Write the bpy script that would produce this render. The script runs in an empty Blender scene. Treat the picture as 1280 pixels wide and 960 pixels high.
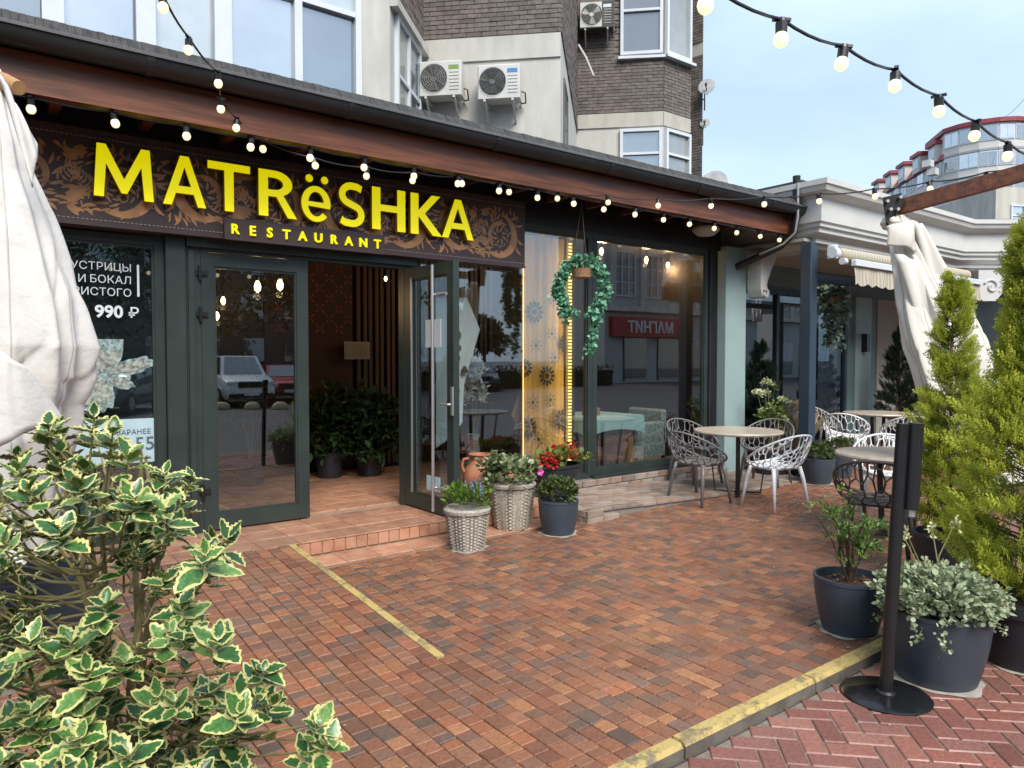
import bpy, bmesh, math, random
import numpy as np
from mathutils import Vector, Matrix, Euler
from mathutils.geometry import delaunay_2d_cdt
random.seed(7); RNG = np.random.default_rng(11)
PI = math.pi; R = math.radians
S = bpy.context.scene
COL = S.collection

# ------------------------------------------------------------------ camera, sky, sun, exposure
CAM_H = 1.6; FOC = 900.0; YAW = math.atan2(.603, .798); PITCH = math.atan(30/900)
cd = bpy.data.cameras.new('camera'); cam = bpy.data.objects.new('camera', cd); COL.objects.link(cam)
cam.location = (0, 0, CAM_H); cam.rotation_euler = (PI/2-PITCH, 0, -YAW)
cd.sensor_width = 36; cd.lens = FOC/1280*36; cd.clip_start = .05; cd.clip_end = 3000
S.camera = cam
CAM_M = Euler(cam.rotation_euler).to_matrix()

SUN_EL, SUN_AZ = 47.0, 195.0        # azimuth measured from +Y clockwise (towards +X)
w = bpy.data.worlds.new('World'); S.world = w; w.use_nodes = True
nt = w.node_tree; nt.nodes.clear()
sky = nt.nodes.new('ShaderNodeTexSky'); sky.sky_type = 'NISHITA'; sky.sun_disc = False
sky.sun_elevation = R(SUN_EL); sky.sun_rotation = R(SUN_AZ); sky.air_density = 1.0; sky.dust_density = 2.0; sky.ozone_density = 1.5
tc = nt.nodes.new('ShaderNodeTexCoord')
mp = nt.nodes.new('ShaderNodeMapping'); mp.inputs['Scale'].default_value = (1, 1, 2.2)
no = nt.nodes.new('ShaderNodeTexNoise'); no.inputs['Scale'].default_value = 2.6; no.inputs['Detail'].default_value = 5; no.inputs['Roughness'].default_value = .5
rp = nt.nodes.new('ShaderNodeMapRange'); rp.inputs[1].default_value = .32; rp.inputs[2].default_value = .68; rp.inputs[3].default_value = .55; rp.inputs[4].default_value = 1.0
cl = nt.nodes.new('ShaderNodeRGB'); cl.outputs[0].default_value = (3.85, 4.85, 6.05, 1)   # thin even cloud layer, same units as the sky node
mx = nt.nodes.new('ShaderNodeMix'); mx.data_type = 'RGBA'
bg = nt.nodes.new('ShaderNodeBackground'); bg.inputs['Strength'].default_value = .1
ow = nt.nodes.new('ShaderNodeOutputWorld')
L = nt.links.new
L(tc.outputs['Generated'], mp.inputs['Vector']); L(mp.outputs[0], no.inputs['Vector']); L(no.outputs['Fac'], rp.inputs[0])
L(rp.outputs[0], mx.inputs['Factor']); L(sky.outputs[0], mx.inputs['A']); L(cl.outputs[0], mx.inputs['B'])
L(mx.outputs['Result'], bg.inputs['Color']); L(bg.outputs[0], ow.inputs['Surface'])

sd = bpy.data.lights.new('sun', 'SUN'); sun = bpy.data.objects.new('sun', sd); COL.objects.link(sun)
sd.energy = 2.1; sd.angle = R(30); sd.color = (1, .95, .88)
sv = Vector((math.sin(R(SUN_AZ))*math.cos(R(SUN_EL)), math.cos(R(SUN_AZ))*math.cos(R(SUN_EL)), math.sin(R(SUN_EL))))
sun.rotation_euler = sv.to_track_quat('Z', 'Y').to_euler()
S.view_settings.view_transform = 'Standard'; S.view_settings.look = 'None'; S.view_settings.gamma = 1
S.view_settings.use_curve_mapping = False; S.view_settings.exposure = 1.12
S.cycles.use_denoising = True; S.cycles.max_bounces = 6; S.cycles.transparent_max_bounces = 16; S.cycles.glossy_bounces = 4
S.cycles.caustics_reflective = False; S.cycles.caustics_refractive = False; S.cycles.sample_clamp_indirect = 6

# ------------------------------------------------------------------ helpers
def ray(x, y):
    return CAM_M @ Vector(((x-640)/FOC, -(y-480)/FOC, -1))
def on_v(x, y, v):
    d = ray(x, y); t = v/d.y; return Vector((d.x*t, v, CAM_H+d.z*t))
def on_z(x, y, h):
    d = ray(x, y); t = (h-CAM_H)/d.z; return Vector((d.x*t, d.y*t, h))
def depth(x, y, z):
    d = ray(x, y); f = math.hypot(.603, .798); k = (d.x*.603+d.y*.798)/f; t = z/k; return Vector((d.x*t, d.y*t, CAM_H+d.z*t))
def cuv(X, z): return (.603*z+.798*X, .798*z-.603*X)

class MB:
    """collects vertices and faces of one mesh"""
    def __init__(s): s.v = []; s.f = []; s.m = []; s.tone = None
    def add(s, vs, fs, m=0):
        b = len(s.v); s.v += [tuple(p) for p in vs]; s.f += [tuple(i+b for i in f) for f in fs]; s.m += [m]*len(fs); return s
    def box(s, x0, x1, y0, y1, z0, z1, m=0, M=None, drop=''):
        vs = [Vector(p) for p in ((x0,y0,z0),(x1,y0,z0),(x1,y1,z0),(x0,y1,z0),(x0,y0,z1),(x1,y0,z1),(x1,y1,z1),(x0,y1,z1))]
        if M is not None: vs = [M@p for p in vs]
        fs = [(0,3,2,1),(4,5,6,7),(0,1,5,4),(1,2,6,5),(2,3,7,6),(3,0,4,7)]
        if 'b' in drop: fs = fs[1:]
        return s.add(vs, fs, m)
    def bbox(s, x0, x1, y0, y1, z0, z1, b=.01, m=0, M=None):
        """box with chamfered upright and top edges"""
        def ring(i, z): return [(x0+i,y0+b,z),(x0+b,y0+i,z),(x1-b,y0+i,z),(x1-i,y0+b,z),(x1-i,y1-b,z),(x1-b,y1-i,z),(x0+b,y1-i,z),(x0+i,y1-b,z)]
        r = [ring(0, z0), ring(0, z1-b), ring(b, z1)]
        vs = [Vector(p) for q in r for p in q]
        if M is not None: vs = [M@p for p in vs]
        fs = [tuple(range(7,-1,-1)), tuple(range(16,24))]
        for k in range(2):
            for i in range(8): j = (i+1) % 8; fs.append((k*8+i, k*8+j, k*8+8+j, k*8+8+i))
        return s.add(vs, fs, m)
    def bar(s, p, q, wd, ht, m=0, up=(0,0,1)):
        p = Vector(p); q = Vector(q); d = (q-p); l = d.length; d.normalize(); u = Vector(up)
        x = d.cross(u)
        if x.length < 1e-4: x = d.cross(Vector((1,0,0)))
        x.normalize(); u = x.cross(d)
        vs = [p+x*a*wd/2+u*b*ht/2+d*c for c in (0,l) for a,b in ((-1,-1),(1,-1),(1,1),(-1,1))]
        return s.add(vs, [(3,2,1,0),(4,5,6,7),(0,1,5,4),(1,2,6,5),(2,3,7,6),(3,0,4,7)], m)
    def tube(s, path, r, n=8, m=0, caps=True):
        path = [Vector(p) for p in path]; k = len(path)
        rs = r if hasattr(r, '__len__') else [r]*k
        ref = Vector((0,0,1)); d0 = (path[1]-path[0]).normalized()
        if abs(d0.z) > .9: ref = Vector((1,0,0))
        vs = []
        for i in range(k):
            d = (path[min(i+1,k-1)]-path[max(i-1,0)])
            if d.length < 1e-9: d = Vector((0,0,1))
            d.normalize(); x = ref-d*ref.dot(d)
            if x.length < 1e-5: x = Vector((0,1,0))-d*d.y
            x.normalize(); y = d.cross(x); ref = x
            vs += [path[i]+(x*math.cos(2*PI*j/n)+y*math.sin(2*PI*j/n))*rs[i] for j in range(n)]
        fs = []
        for i in range(k-1):
            for j in range(n):
                a = i*n+j; b = i*n+(j+1) % n; fs.append((a, b, b+n, a+n))
        if caps: fs += [tuple(range(n-1,-1,-1)), tuple(range((k-1)*n, k*n))]
        return s.add(vs, fs, m)
    def lathe(s, prof, n=24, c=(0,0,0), m=0, fn=None, sx=1, sy=1):
        vs = []; k = len(prof)
        for i, (r, z) in enumerate(prof):
            for j in range(n):
                a = 2*PI*j/n; rr = r+(fn(i, j, a, z) if fn else 0)
                vs.append((c[0]+rr*math.cos(a)*sx, c[1]+rr*math.sin(a)*sy, c[2]+z))
        fs = []
        for i in range(k-1):
            for j in range(n):
                a = i*n+j; b = i*n+(j+1) % n; fs.append((a, b, b+n, a+n))
        if prof[0][0] > 1e-4: fs.append(tuple(range(n-1,-1,-1)))
        if prof[-1][0] > 1e-4: fs.append(tuple(range((k-1)*n, k*n)))
        return s.add(vs, fs, m)
    def prism(s, poly, z0, z1, m=0, M=None):
        """poly in xy extruded in z"""
        n = len(poly); vs = [Vector((x,y,z0)) for x,y in poly]+[Vector((x,y,z1)) for x,y in poly]
        if M is not None: vs = [M@p for p in vs]
        fs = [tuple(range(n-1,-1,-1)), tuple(range(n,2*n))]+[(i,(i+1)%n,n+(i+1)%n,n+i) for i in range(n)]
        return s.add(vs, fs, m)
    def sweep(s, prof, path, m=0, closed=False):
        """prof [(out, z)] swept along a horizontal polyline with mitred corners; out is to the right of travel"""
        P = [Vector((p[0],p[1])) for p in path]; k = len(P); n = len(prof); vs = []
        for i in range(k):
            a = (P[i]-P[i-1]).normalized() if i > 0 else None; b = (P[i+1]-P[i]).normalized() if i < k-1 else None
            a = a or b; b = b or a
            na = Vector((a.y,-a.x)); nb = Vector((b.y,-b.x)); mm = (na+nb).normalized(); sc = 1/max(.3, mm.dot(na))
            for o, z in prof: q = P[i]+mm*o*sc; vs.append((q.x, q.y, z))
        fs = []
        for i in range(k-1):
            for j in range(n-1): a = i*n+j; fs.append((a, a+n, a+n+1, a+1))
        return s.add(vs, fs, m)
    def build(s, name, mat, parent=None, world=True, smooth=False, kind=None):
        me = bpy.data.meshes.new(name); me.from_pydata(s.v, [], s.f)
        for mm in (mat if isinstance(mat, (list, tuple)) else [mat]): me.materials.append(mm)
        if any(s.m): me.polygons.foreach_set('material_index', s.m)
        if smooth:
            me.polygons.foreach_set('use_smooth', [True]*len(me.polygons))
            if smooth != 'all':
                try: me.set_sharp_from_angle(angle=R(40))
                except Exception: pass
        if s.tone is not None:
            at = me.attributes.new('tone', 'FLOAT', 'FACE'); at.data.foreach_set('value', s.tone)
        me.update()
        return link(name, me, parent, world, kind)

def link(name, data, parent=None, world=True, kind=None):
    o = bpy.data.objects.new(name, data); COL.objects.link(o)
    if parent is not None:
        o.parent = parent
        if world:
            pm = Matrix.LocRotScale(parent.location, parent.rotation_euler, parent.scale)
            q = parent.parent
            if q is not None: pm = Matrix.LocRotScale(q.location, q.rotation_euler, q.scale) @ parent.matrix_parent_inverse @ pm
            o.matrix_parent_inverse = pm.inverted()
    if kind: o['kind'] = kind
    return o
def tag(o, label, cat=None, group=None, kind=None):
    o['label'] = label
    if cat: o['category'] = cat
    if group: o['group'] = group
    if kind: o['kind'] = kind
    return o
def thing(name, label, cat, loc=(0,0,0), rz=0, group=None):
    o = bpy.data.objects.new(name, None); COL.objects.link(o); o.location = loc; o.rotation_euler = (0,0,rz); o.empty_display_size = .1
    return tag(o, label, cat, group)
def structure(name, label, loc=(0,0,0)):
    o = bpy.data.objects.new(name, None); COL.objects.link(o); o.location = loc; o['kind'] = 'structure'; o['label'] = label; return o
def copy_tree(o, parent=None):
    c = o.copy(); COL.objects.link(c)
    if parent is not None: c.parent = parent
    for ch in list(o.children): copy_tree(ch, c)
    return c

# ------------------------------------------------------------------ materials
MATS = {}
def nodes(name):
    m = bpy.data.materials.new(name); m.use_nodes = True; t = m.node_tree; t.nodes.clear()
    out = t.nodes.new('ShaderNodeOutputMaterial'); b = t.nodes.new('ShaderNodeBsdfPrincipled'); t.links.new(b.outputs[0], out.inputs[0])
    return m, t, b, out
def noise(t, scale, detail=4, rough=.55, vec=None, stretch=None):
    n = t.nodes.new('ShaderNodeTexNoise'); n.inputs['Scale'].default_value = scale; n.inputs['Detail'].default_value = detail; n.inputs['Roughness'].default_value = rough
    if vec is None:
        c = t.nodes.new('ShaderNodeTexCoord'); vec = c.outputs['Object']
    if stretch:
        mpp = t.nodes.new('ShaderNodeMapping'); mpp.inputs['Scale'].default_value = stretch; t.links.new(vec, mpp.inputs[0]); vec = mpp.outputs[0]
    t.links.new(vec, n.inputs['Vector']); return n
def ramp(t, src, stops):
    r = t.nodes.new('ShaderNodeValToRGB'); e = r.color_ramp.elements
    e[0].position, e[0].color = stops[0][0], (*stops[0][1], 1); e[1].position, e[1].color = stops[-1][0], (*stops[-1][1], 1)
    for p, c in stops[1:-1]: k = e.new(p); k.color = (*c, 1)
    t.links.new(src, r.inputs[0]); return r
def bumpn(t, b, src, st=.3, dist=.01):
    n = t.nodes.new('ShaderNodeBump'); n.inputs['Strength'].default_value = st; n.inputs['Distance'].default_value = dist
    t.links.new(src, n.inputs['Height']); t.links.new(n.outputs[0], b.inputs['Normal'])
def cmul(c, k): return tuple(min(1, x*k) for x in c)
def mat(name, col, rough=.6, var=.18, scale=6, bump=0, bscale=60, bdist=.004, metal=0, col2=None, spec=.5, coat=0, stretch=None, rvar=.12, emis=None, detail=5):
    if name in MATS: return MATS[name]
    m, t, b, out = nodes(name); MATS[name] = m
    n = noise(t, scale, detail, .6, stretch=stretch)
    c2 = col2 or cmul(col, 1+var)
    r = ramp(t, n.outputs['Fac'], [(.3, cmul(col, 1-var)), (.7, c2)]); t.links.new(r.outputs[0], b.inputs['Base Color'])
    mr = t.nodes.new('ShaderNodeMapRange'); mr.inputs[3].default_value = max(.02, rough-rvar); mr.inputs[4].default_value = min(1, rough+rvar)
    t.links.new(n.outputs['Fac'], mr.inputs[0]); t.links.new(mr.outputs[0], b.inputs['Roughness'])
    b.inputs['Metallic'].default_value = metal; b.inputs['Specular IOR Level'].default_value = spec; b.inputs['Coat Weight'].default_value = coat
    if bump:
        n2 = noise(t, bscale, 6, .6, stretch=stretch); bumpn(t, b, n2.outputs['Fac'], bump, bdist)
    if emis: b.inputs['Emission Color'].default_value = (*emis[:3], 1); b.inputs['Emission Strength'].default_value = emis[3]
    return m
def leafmat(name, dark, light, rough=.45, trans=.25, tcol=None, spec=.4):
    """foliage: per-leaf tone between two greens, some light through the blade"""
    if name in MATS: return MATS[name]
    m, t, b, out = nodes(name); MATS[name] = m
    a = t.nodes.new('ShaderNodeAttribute'); a.attribute_name = 'tone'
    r = ramp(t, a.outputs['Fac'], [(0, dark), (1, light)])
    t.links.new(r.outputs[0], b.inputs['Base Color']); b.inputs['Roughness'].default_value = rough; b.inputs['Specular IOR Level'].default_value = spec
    tr = t.nodes.new('ShaderNodeBsdfTranslucent'); ms = t.nodes.new('ShaderNodeMixShader'); ms.inputs[0].default_value = trans
    t.links.new(r.outputs[0], tr.inputs[0])
    t.links.new(b.outputs[0], ms.inputs[1]); t.links.new(tr.outputs[0], ms.inputs[2]); t.links.new(ms.outputs[0], out.inputs[0])
    return m
def glassmat(name, tint=(.82,.86,.86), refl=.09, rough=.006):
    """thin window pane: mirror reflection by angle over clear transmission"""
    if name in MATS: return MATS[name]
    m, t, b, out = nodes(name); MATS[name] = m; t.nodes.remove(b)
    g = t.nodes.new('ShaderNodeBsdfGlossy'); g.inputs['Roughness'].default_value = rough; g.inputs['Color'].default_value = (.93,.97,1,1)
    tr = t.nodes.new('ShaderNodeBsdfTransparent'); tr.inputs['Color'].default_value = (*tint, 1)
    fr = t.nodes.new('ShaderNodeFresnel'); fr.inputs['IOR'].default_value = 1.5
    ad = t.nodes.new('ShaderNodeMath'); ad.operation = 'MULTIPLY_ADD'; ad.inputs[1].default_value = 1.1; ad.inputs[2].default_value = refl; ad.use_clamp = True
    gm = t.nodes.new('ShaderNodeNewGeometry'); io = t.nodes.new('ShaderNodeMapRange'); io.inputs[3].default_value = 1.5; io.inputs[4].default_value = 1/1.5   # same angle law on both faces of the pane
    t.links.new(gm.outputs['Backfacing'], io.inputs[0]); t.links.new(io.outputs[0], fr.inputs['IOR'])
    ms = t.nodes.new('ShaderNodeMixShader'); t.links.new(fr.outputs[0], ad.inputs[0]); t.links.new(ad.outputs[0], ms.inputs[0])
    t.links.new(tr.outputs[0], ms.inputs[1]); t.links.new(g.outputs[0], ms.inputs[2]); t.links.new(ms.outputs[0], out.inputs[0])
    n = noise(t, .8, 2); bn = t.nodes.new('ShaderNodeBump'); bn.inputs['Strength'].default_value = .03; bn.inputs['Distance'].default_value = .02
    t.links.new(n.outputs['Fac'], bn.inputs['Height']); t.links.new(bn.outputs[0], g.inputs['Normal'])
    return m
def emitmat(name, col, st, base=None):
    if name in MATS: return MATS[name]
    m, t, b, out = nodes(name); MATS[name] = m
    b.inputs['Base Color'].default_value = (*(base or col), 1); b.inputs['Roughness'].default_value = .35
    b.inputs['Emission Color'].default_value = (*col, 1); b.inputs['Emission Strength'].default_value = st
    return m
def pavermat(name, src, gain=1.0, rough=.42):
    """paver colour comes from the object colour (single pavers) or the per-face attribute (joined pavers)"""
    m, t, b, out = nodes(name)
    if src == 'obj':
        a = t.nodes.new('ShaderNodeObjectInfo'); c = a.outputs['Color']; rnd = a.outputs['Random']
    else:
        a = t.nodes.new('ShaderNodeAttribute'); a.attribute_name = 'pcol'; c = a.outputs['Color']
    g = t.nodes.new('ShaderNodeNewGeometry')
    n = noise(t, 55, 6, .7, vec=g.outputs['Position']); n2 = noise(t, 2.2, 4, .6, vec=g.outputs['Position'])
    r = ramp(t, n.outputs['Fac'], [(.25, (.55,.55,.56)), (.75, (1.35,1.33,1.3))])
    r2 = ramp(t, n2.outputs['Fac'], [(.3, (.78,.78,.78)), (.7, (1.12,1.1,1.08))])
    m1 = t.nodes.new('ShaderNodeMix'); m1.data_type = 'RGBA'; m1.blend_type = 'MULTIPLY'; m1.inputs['Factor'].default_value = 1
    m2 = t.nodes.new('ShaderNodeMix'); m2.data_type = 'RGBA'; m2.blend_type = 'MULTIPLY'; m2.inputs['Factor'].default_value = 1
    t.links.new(c, m1.inputs['A']); t.links.new(r.outputs[0], m1.inputs['B']); t.links.new(m1.outputs['Result'], m2.inputs['A']); t.links.new(r2.outputs[0], m2.inputs['B'])
    t.links.new(m2.outputs['Result'], b.inputs['Base Color'])
    mr = t.nodes.new('ShaderNodeMapRange'); mr.inputs[1].default_value = .3; mr.inputs[2].default_value = .7; mr.inputs[3].default_value = rough+.16; mr.inputs[4].default_value = rough-.16
    t.links.new(n2.outputs['Fac'], mr.inputs[0]); t.links.new(mr.outputs[0], b.inputs['Roughness'])
    bumpn(t, b, n.outputs['Fac'], .35, .004)
    return m

MT = {}
MT['alu'] = mat('aluminium_green_grey', (.026,.038,.035), .38, .15, 3, spec=.5)
MT['glass'] = glassmat('window_glass')
MT['glass2'] = glassmat('dark_window_glass', (.4,.45,.47), .14)
MT['steel'] = mat('brushed_steel', (.55,.55,.55), .42, .05, 3, metal=.9, rvar=.04)
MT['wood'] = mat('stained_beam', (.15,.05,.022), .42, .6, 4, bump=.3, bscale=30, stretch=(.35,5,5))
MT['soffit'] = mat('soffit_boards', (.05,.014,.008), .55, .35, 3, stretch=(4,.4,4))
MT['black'] = mat('black_metal', (.012,.012,.013), .35, .2, 5)
MT['gutter'] = mat('gutter_black', (.014,.014,.015), .38, .3, 4)
MT['shingle'] = mat('bitumen_shingle', (.05,.048,.047), .9, .55, 26, bump=.8, bscale=120, stretch=(1,.3,.3))
MT['plaster'] = mat('pale_plaster', (.49,.48,.445), .85, .2, 1.6, bump=.35, bscale=45, detail=10, stretch=(1.4,1.4,.35))
MT['plaster2'] = mat('cream_plaster', (.46,.44,.385), .85, .2, 1.6, bump=.3, bscale=45, detail=10, stretch=(1.4,1.4,.35))
MT['pvc'] = mat('white_pvc', (.62,.66,.7), .35, .05, 2)
MT['cornice'] = mat('painted_cornice', (.58,.585,.565), .55, .09, 1.6, bump=.08, bscale=30)
MT['tealpil'] = mat('pale_teal_paint', (.28,.39,.39), .5, .06, 2)
MT['tealwall'] = mat('teal_paint', (.14,.215,.22), .55, .08, 2)
MT['navy'] = mat('navy_column_paint', (.025,.045,.07), .42, .12, 2)
MT['beige'] = mat('beige_board', (.42,.41,.36), .7, .05, 2)
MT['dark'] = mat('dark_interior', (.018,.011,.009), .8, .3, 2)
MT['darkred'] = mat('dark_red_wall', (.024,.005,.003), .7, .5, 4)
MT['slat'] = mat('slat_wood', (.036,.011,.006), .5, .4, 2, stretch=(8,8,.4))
MT['tile'] = mat('terracotta_tile', (.4,.19,.115), .32, .3, 5, col2=(.52,.3,.2), bump=.12, bscale=25)
MT['grout'] = mat('grout', (.33,.22,.16), .8, .15, 12)
MT['concrete'] = mat('concrete', (.2,.185,.165), .85, .25, 6, bump=.5, bscale=60)
MT['potnavy'] = mat('slate_pot_plastic', (.042,.056,.075), .45, .14, 3, bump=.06, bscale=200, rvar=.08)
MT['potblack'] = mat('charcoal_pot_plastic', (.02,.025,.032), .45, .14, 3)
MT['wicker'] = mat('grey_wicker', (.36,.33,.275), .6, .4, 45, bump=.4, bscale=150)
MT['terra'] = mat('terracotta_pot', (.4,.16,.09), .75, .22, 9, bump=.2, bscale=50)
MT['soil'] = mat('soil', (.05,.028,.018), .95, .6, 40, bump=1, bscale=80, bdist=.02)
MT['cloth'] = mat('cream_canvas', (.62,.585,.525), .85, .06, 1.2, bump=.25, bscale=14, bdist=.01)
MT['cloth2'] = mat('white_canvas', (.66,.635,.6), .85, .06, 2, bump=.5, bscale=7, bdist=.02)
MT['chairwhite'] = mat('white_polymer', (.8,.81,.81), .42, .05, 4)
MT['chairgrey'] = mat('grey_polymer', (.15,.145,.145), .42, .1, 4)
MT['chairdark'] = mat('brown_grey_polymer', (.06,.055,.052), .42, .1, 4)
MT['tabletop'] = mat('pale_stone_laminate', (.52,.43,.34), .32, .14, 14, col2=(.6,.52,.42))
MT['acwhite'] = mat('ac_casing', (.56,.565,.54), .5, .1, 3, bump=.05)
MT['acgrille'] = mat('ac_grille', (.1,.1,.1), .5, .2, 8)
MT['acdark'] = mat('ac_dark', (.05,.05,.05), .6, .2, 8)
MT['bark'] = mat('bark', (.09,.055,.035), .9, .4, 18, bump=.8, bscale=60, stretch=(1,1,.25))
MT['stemgreen'] = mat('green_stem', (.17,.16,.06), .6, .25, 15)
MT['bulb'] = emitmat('lit_bulb', (1, .8, .46), .62, (.62,.56,.42))
MT['glow'] = emitmat('warm_filament', (1, .62, .25), 14)
MT['brick'] = mat('brown_brick', (.165,.14,.127), .85, .35, 9, bump=.5, bscale=60)
MT['mortar'] = mat('mortar', (.2,.185,.17), .9, .12, 12)
MT['palebrick'] = mat('pale_brick', (.36,.27,.23), .85, .32, 7, col2=(.42,.38,.35), bump=.5, bscale=50)
MT['yellow'] = mat('sign_yellow', (.85,.76,.0), .4, .03, 2, emis=(1,.9,.0,.26))
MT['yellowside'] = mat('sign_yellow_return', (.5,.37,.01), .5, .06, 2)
MT['signboard'] = mat('sign_brown', (.06,.038,.037), .42, .12, 2)
MT['gold'] = mat('copper_print', (.46,.23,.095), .38, .3, 9, metal=.15)
MT['white'] = mat('white_print', (.62,.68,.7), .6, .05, 3)
# ================================================================== THE SETTING: ground, terrace, kerb, ramp, platform
STEP = -.055
from mathutils import noise as mnoise
def paletted(u, v, pal, seed=0):
    k = mnoise.noise(Vector((u*1.3, v*1.3, seed)))*.5+.5; k = min(.999, max(0, (k-.5)*.9+.5+(random.random()-.5)*.95))
    c = pal[int(k*len(pal))]; j = random.uniform(.84, 1.16); return tuple(x*j for x in c)
PAL = [(0.151, 0.098, 0.075), (0.202, 0.106, 0.072), (0.235, 0.112, 0.068), (0.263, 0.118, 0.066), (0.224, 0.096, 0.059), (0.28, 0.12, 0.068), (0.314, 0.128, 0.068), (0.336, 0.16, 0.083), (0.269, 0.13, 0.076), (0.207, 0.108, 0.074), (0.246, 0.125, 0.078), (0.179, 0.108, 0.079)]
RED = [(.21,.084,.066), (.25,.1,.078), (.28,.118,.092), (.235,.108,.088), (.3,.138,.108)]

def add_cells(mb, cols, cells, th=.03, b=.0035):
    """joined pavers: cells of (corner list, z function, colour)"""
    for cs, zf, c in cells:
        cx = sum(p[0] for p in cs)/4; cy = sum(p[1] for p in cs)/4
        def ins(p, i):
            dx, dy = cx-p[0], cy-p[1]; l = math.hypot(dx, dy); return (p[0]+dx/l*i*1.4, p[1]+dy/l*i*1.4)
        vs = [(*p, zf(*p)-th) for p in cs]+[(*p, zf(*p)-b) for p in cs]
        for p in cs: q = ins(p, b); vs.append((*q, zf(*q)))
        fs = [(8,9,10,11)]
        for i in range(4):
            j = (i+1) % 4; fs += [(i,j,4+j,4+i), (4+i,4+j,8+j,8+i)]
        mb.add(vs, fs); cols += [c]*9
def set_cols(o, cols):
    at = o.data.attributes.new('pcol', 'FLOAT_COLOR', 'FACE'); at.data.foreach_set('color', np.array([(*c, 1) for c in cols], dtype=np.float32).ravel())
def paver_mesh(a, b_, th, ch, mm, name):
    mb = MB(); mb.bbox(-a/2, a/2, -b_/2, b_/2, -th, 0, ch); me = bpy.data.meshes.new(name); me.from_pydata(mb.v, [], mb.f); me.materials.append(mm); return me
def in_view(p):
    q = CAM_M.transposed() @ (Vector(p)-cam.location)
    if q.z > -.3: return None
    x = 640+FOC*q.x/-q.z; y = 480-FOC*q.y/-q.z
    return (x, y, -q.z) if -10 < x < 1290 and -10 < y < 970 else None
PV_OBJ = pavermat('terrace_paver_single', 'obj'); PV_ATT = pavermat('terrace_paver_joined', 'attr')

# street: one sheet to the horizon
def streetmat():
    m, t, b, out = nodes('street_paving')
    g = t.nodes.new('ShaderNodeNewGeometry'); mpp = t.nodes.new('ShaderNodeMapping'); mpp.inputs['Rotation'].default_value = (0,0,PI/4); t.links.new(g.outputs['Position'], mpp.inputs[0])
    br = t.nodes.new('ShaderNodeTexBrick'); br.inputs['Scale'].default_value = 5; br.inputs['Color1'].default_value = (.085,.07,.068,1); br.inputs['Color2'].default_value = (.07,.058,.057,1); br.inputs['Mortar'].default_value = (.05,.046,.044,1)
    br.inputs['Mortar Size'].default_value = .015; t.links.new(mpp.outputs[0], br.inputs['Vector'])
    n = noise(t, .35, 5, .6, vec=g.outputs['Position']); r = ramp(t, n.outputs['Fac'], [(.3,(.7,.7,.72)),(.7,(1.15,1.15,1.15))])
    mm = t.nodes.new('ShaderNodeMix'); mm.data_type = 'RGBA'; mm.blend_type = 'MULTIPLY'; mm.inputs['Factor'].default_value = 1
    t.links.new(br.outputs[0], mm.inputs['A']); t.links.new(r.outputs[0], mm.inputs['B']); t.links.new(mm.outputs['Result'], b.inputs['Base Color']); b.inputs['Roughness'].default_value = .55
    return m
street = structure('street_ground', 'red block paved street in front of the raised terrace')
MB().add([(-600,-600,STEP-.012),(900,-600,STEP-.012),(900,900,STEP-.012),(-600,900,STEP-.012)], [(0,1,2,3)]).build('ground_sheet', streetmat(), street, kind='structure')
HB_OBJ = pavermat('street_paver_single', 'obj', rough=.42); HB_ATT = pavermat('street_paver_joined', 'attr', rough=.42)
W2 = .1; cs45 = math.cos(-PI/4); sn45 = math.sin(-PI/4)
hb = []
for a in range(-90, 90):
    for b in range(-45, 45):
        ox, oy = (a+2*b)*W2, (a-2*b)*W2
        for (x0, y0, lx, ly) in ((ox, oy, 2*W2, W2), (ox, oy+W2, W2, 2*W2)):
            cx, cy = x0+lx/2, y0+ly/2; u = cx*cs45-cy*sn45+3; v = cx*sn45+cy*cs45+1
            if 1.2 < u < 8.5 and -.3 < v < 1.83: hb.append((u, v, lx > ly))
iv = [(p[2], i) for i, h in enumerate(hb) for p in [in_view((h[0], h[1], STEP))] if p]; iv.sort(); near = {i for _, i in iv[:290]}
MB().add([(1.0,-.5,STEP-.007),(8.8,-.5,STEP-.007),(8.8,1.9,STEP-.007),(1.0,1.9,STEP-.007)], [(0,1,2,3)]).build('joint_sand', mat('pale_joint_sand', (.2,.155,.125), .95, .3, 25), street, kind='structure')
pme = paver_mesh(.193, .093, .03, .005, HB_OBJ, 'street_paver')
mb = MB(); cols = []; cells = []
for i, (u, v, hor) in enumerate(hb):
    c = paletted(u, v, RED, 3); ang = -PI/4+(0 if hor else PI/2)
    dz = random.uniform(-.0015, .0015)
    if i in near:
        o = link('paver', pme, street); o.location = (u, v, STEP+dz); o.rotation_euler = (random.gauss(0,.003), random.gauss(0,.003), ang+random.gauss(0,.008)); o.color = (*c, 1)
    else:
        ca, sa = math.cos(ang), math.sin(ang)
        cells.append(([(u+x*ca-y*sa, v+x*sa+y*ca) for x, y in ((-.0965,-.0465),(.0965,-.0465),(.0965,.0465),(-.0965,.0465))], lambda x, y, d=dz: STEP+d, c))
add_cells(mb, cols, cells); o = mb.build('paver_field', HB_ATT, street, kind='stuff'); set_cols(o, cols)

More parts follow.
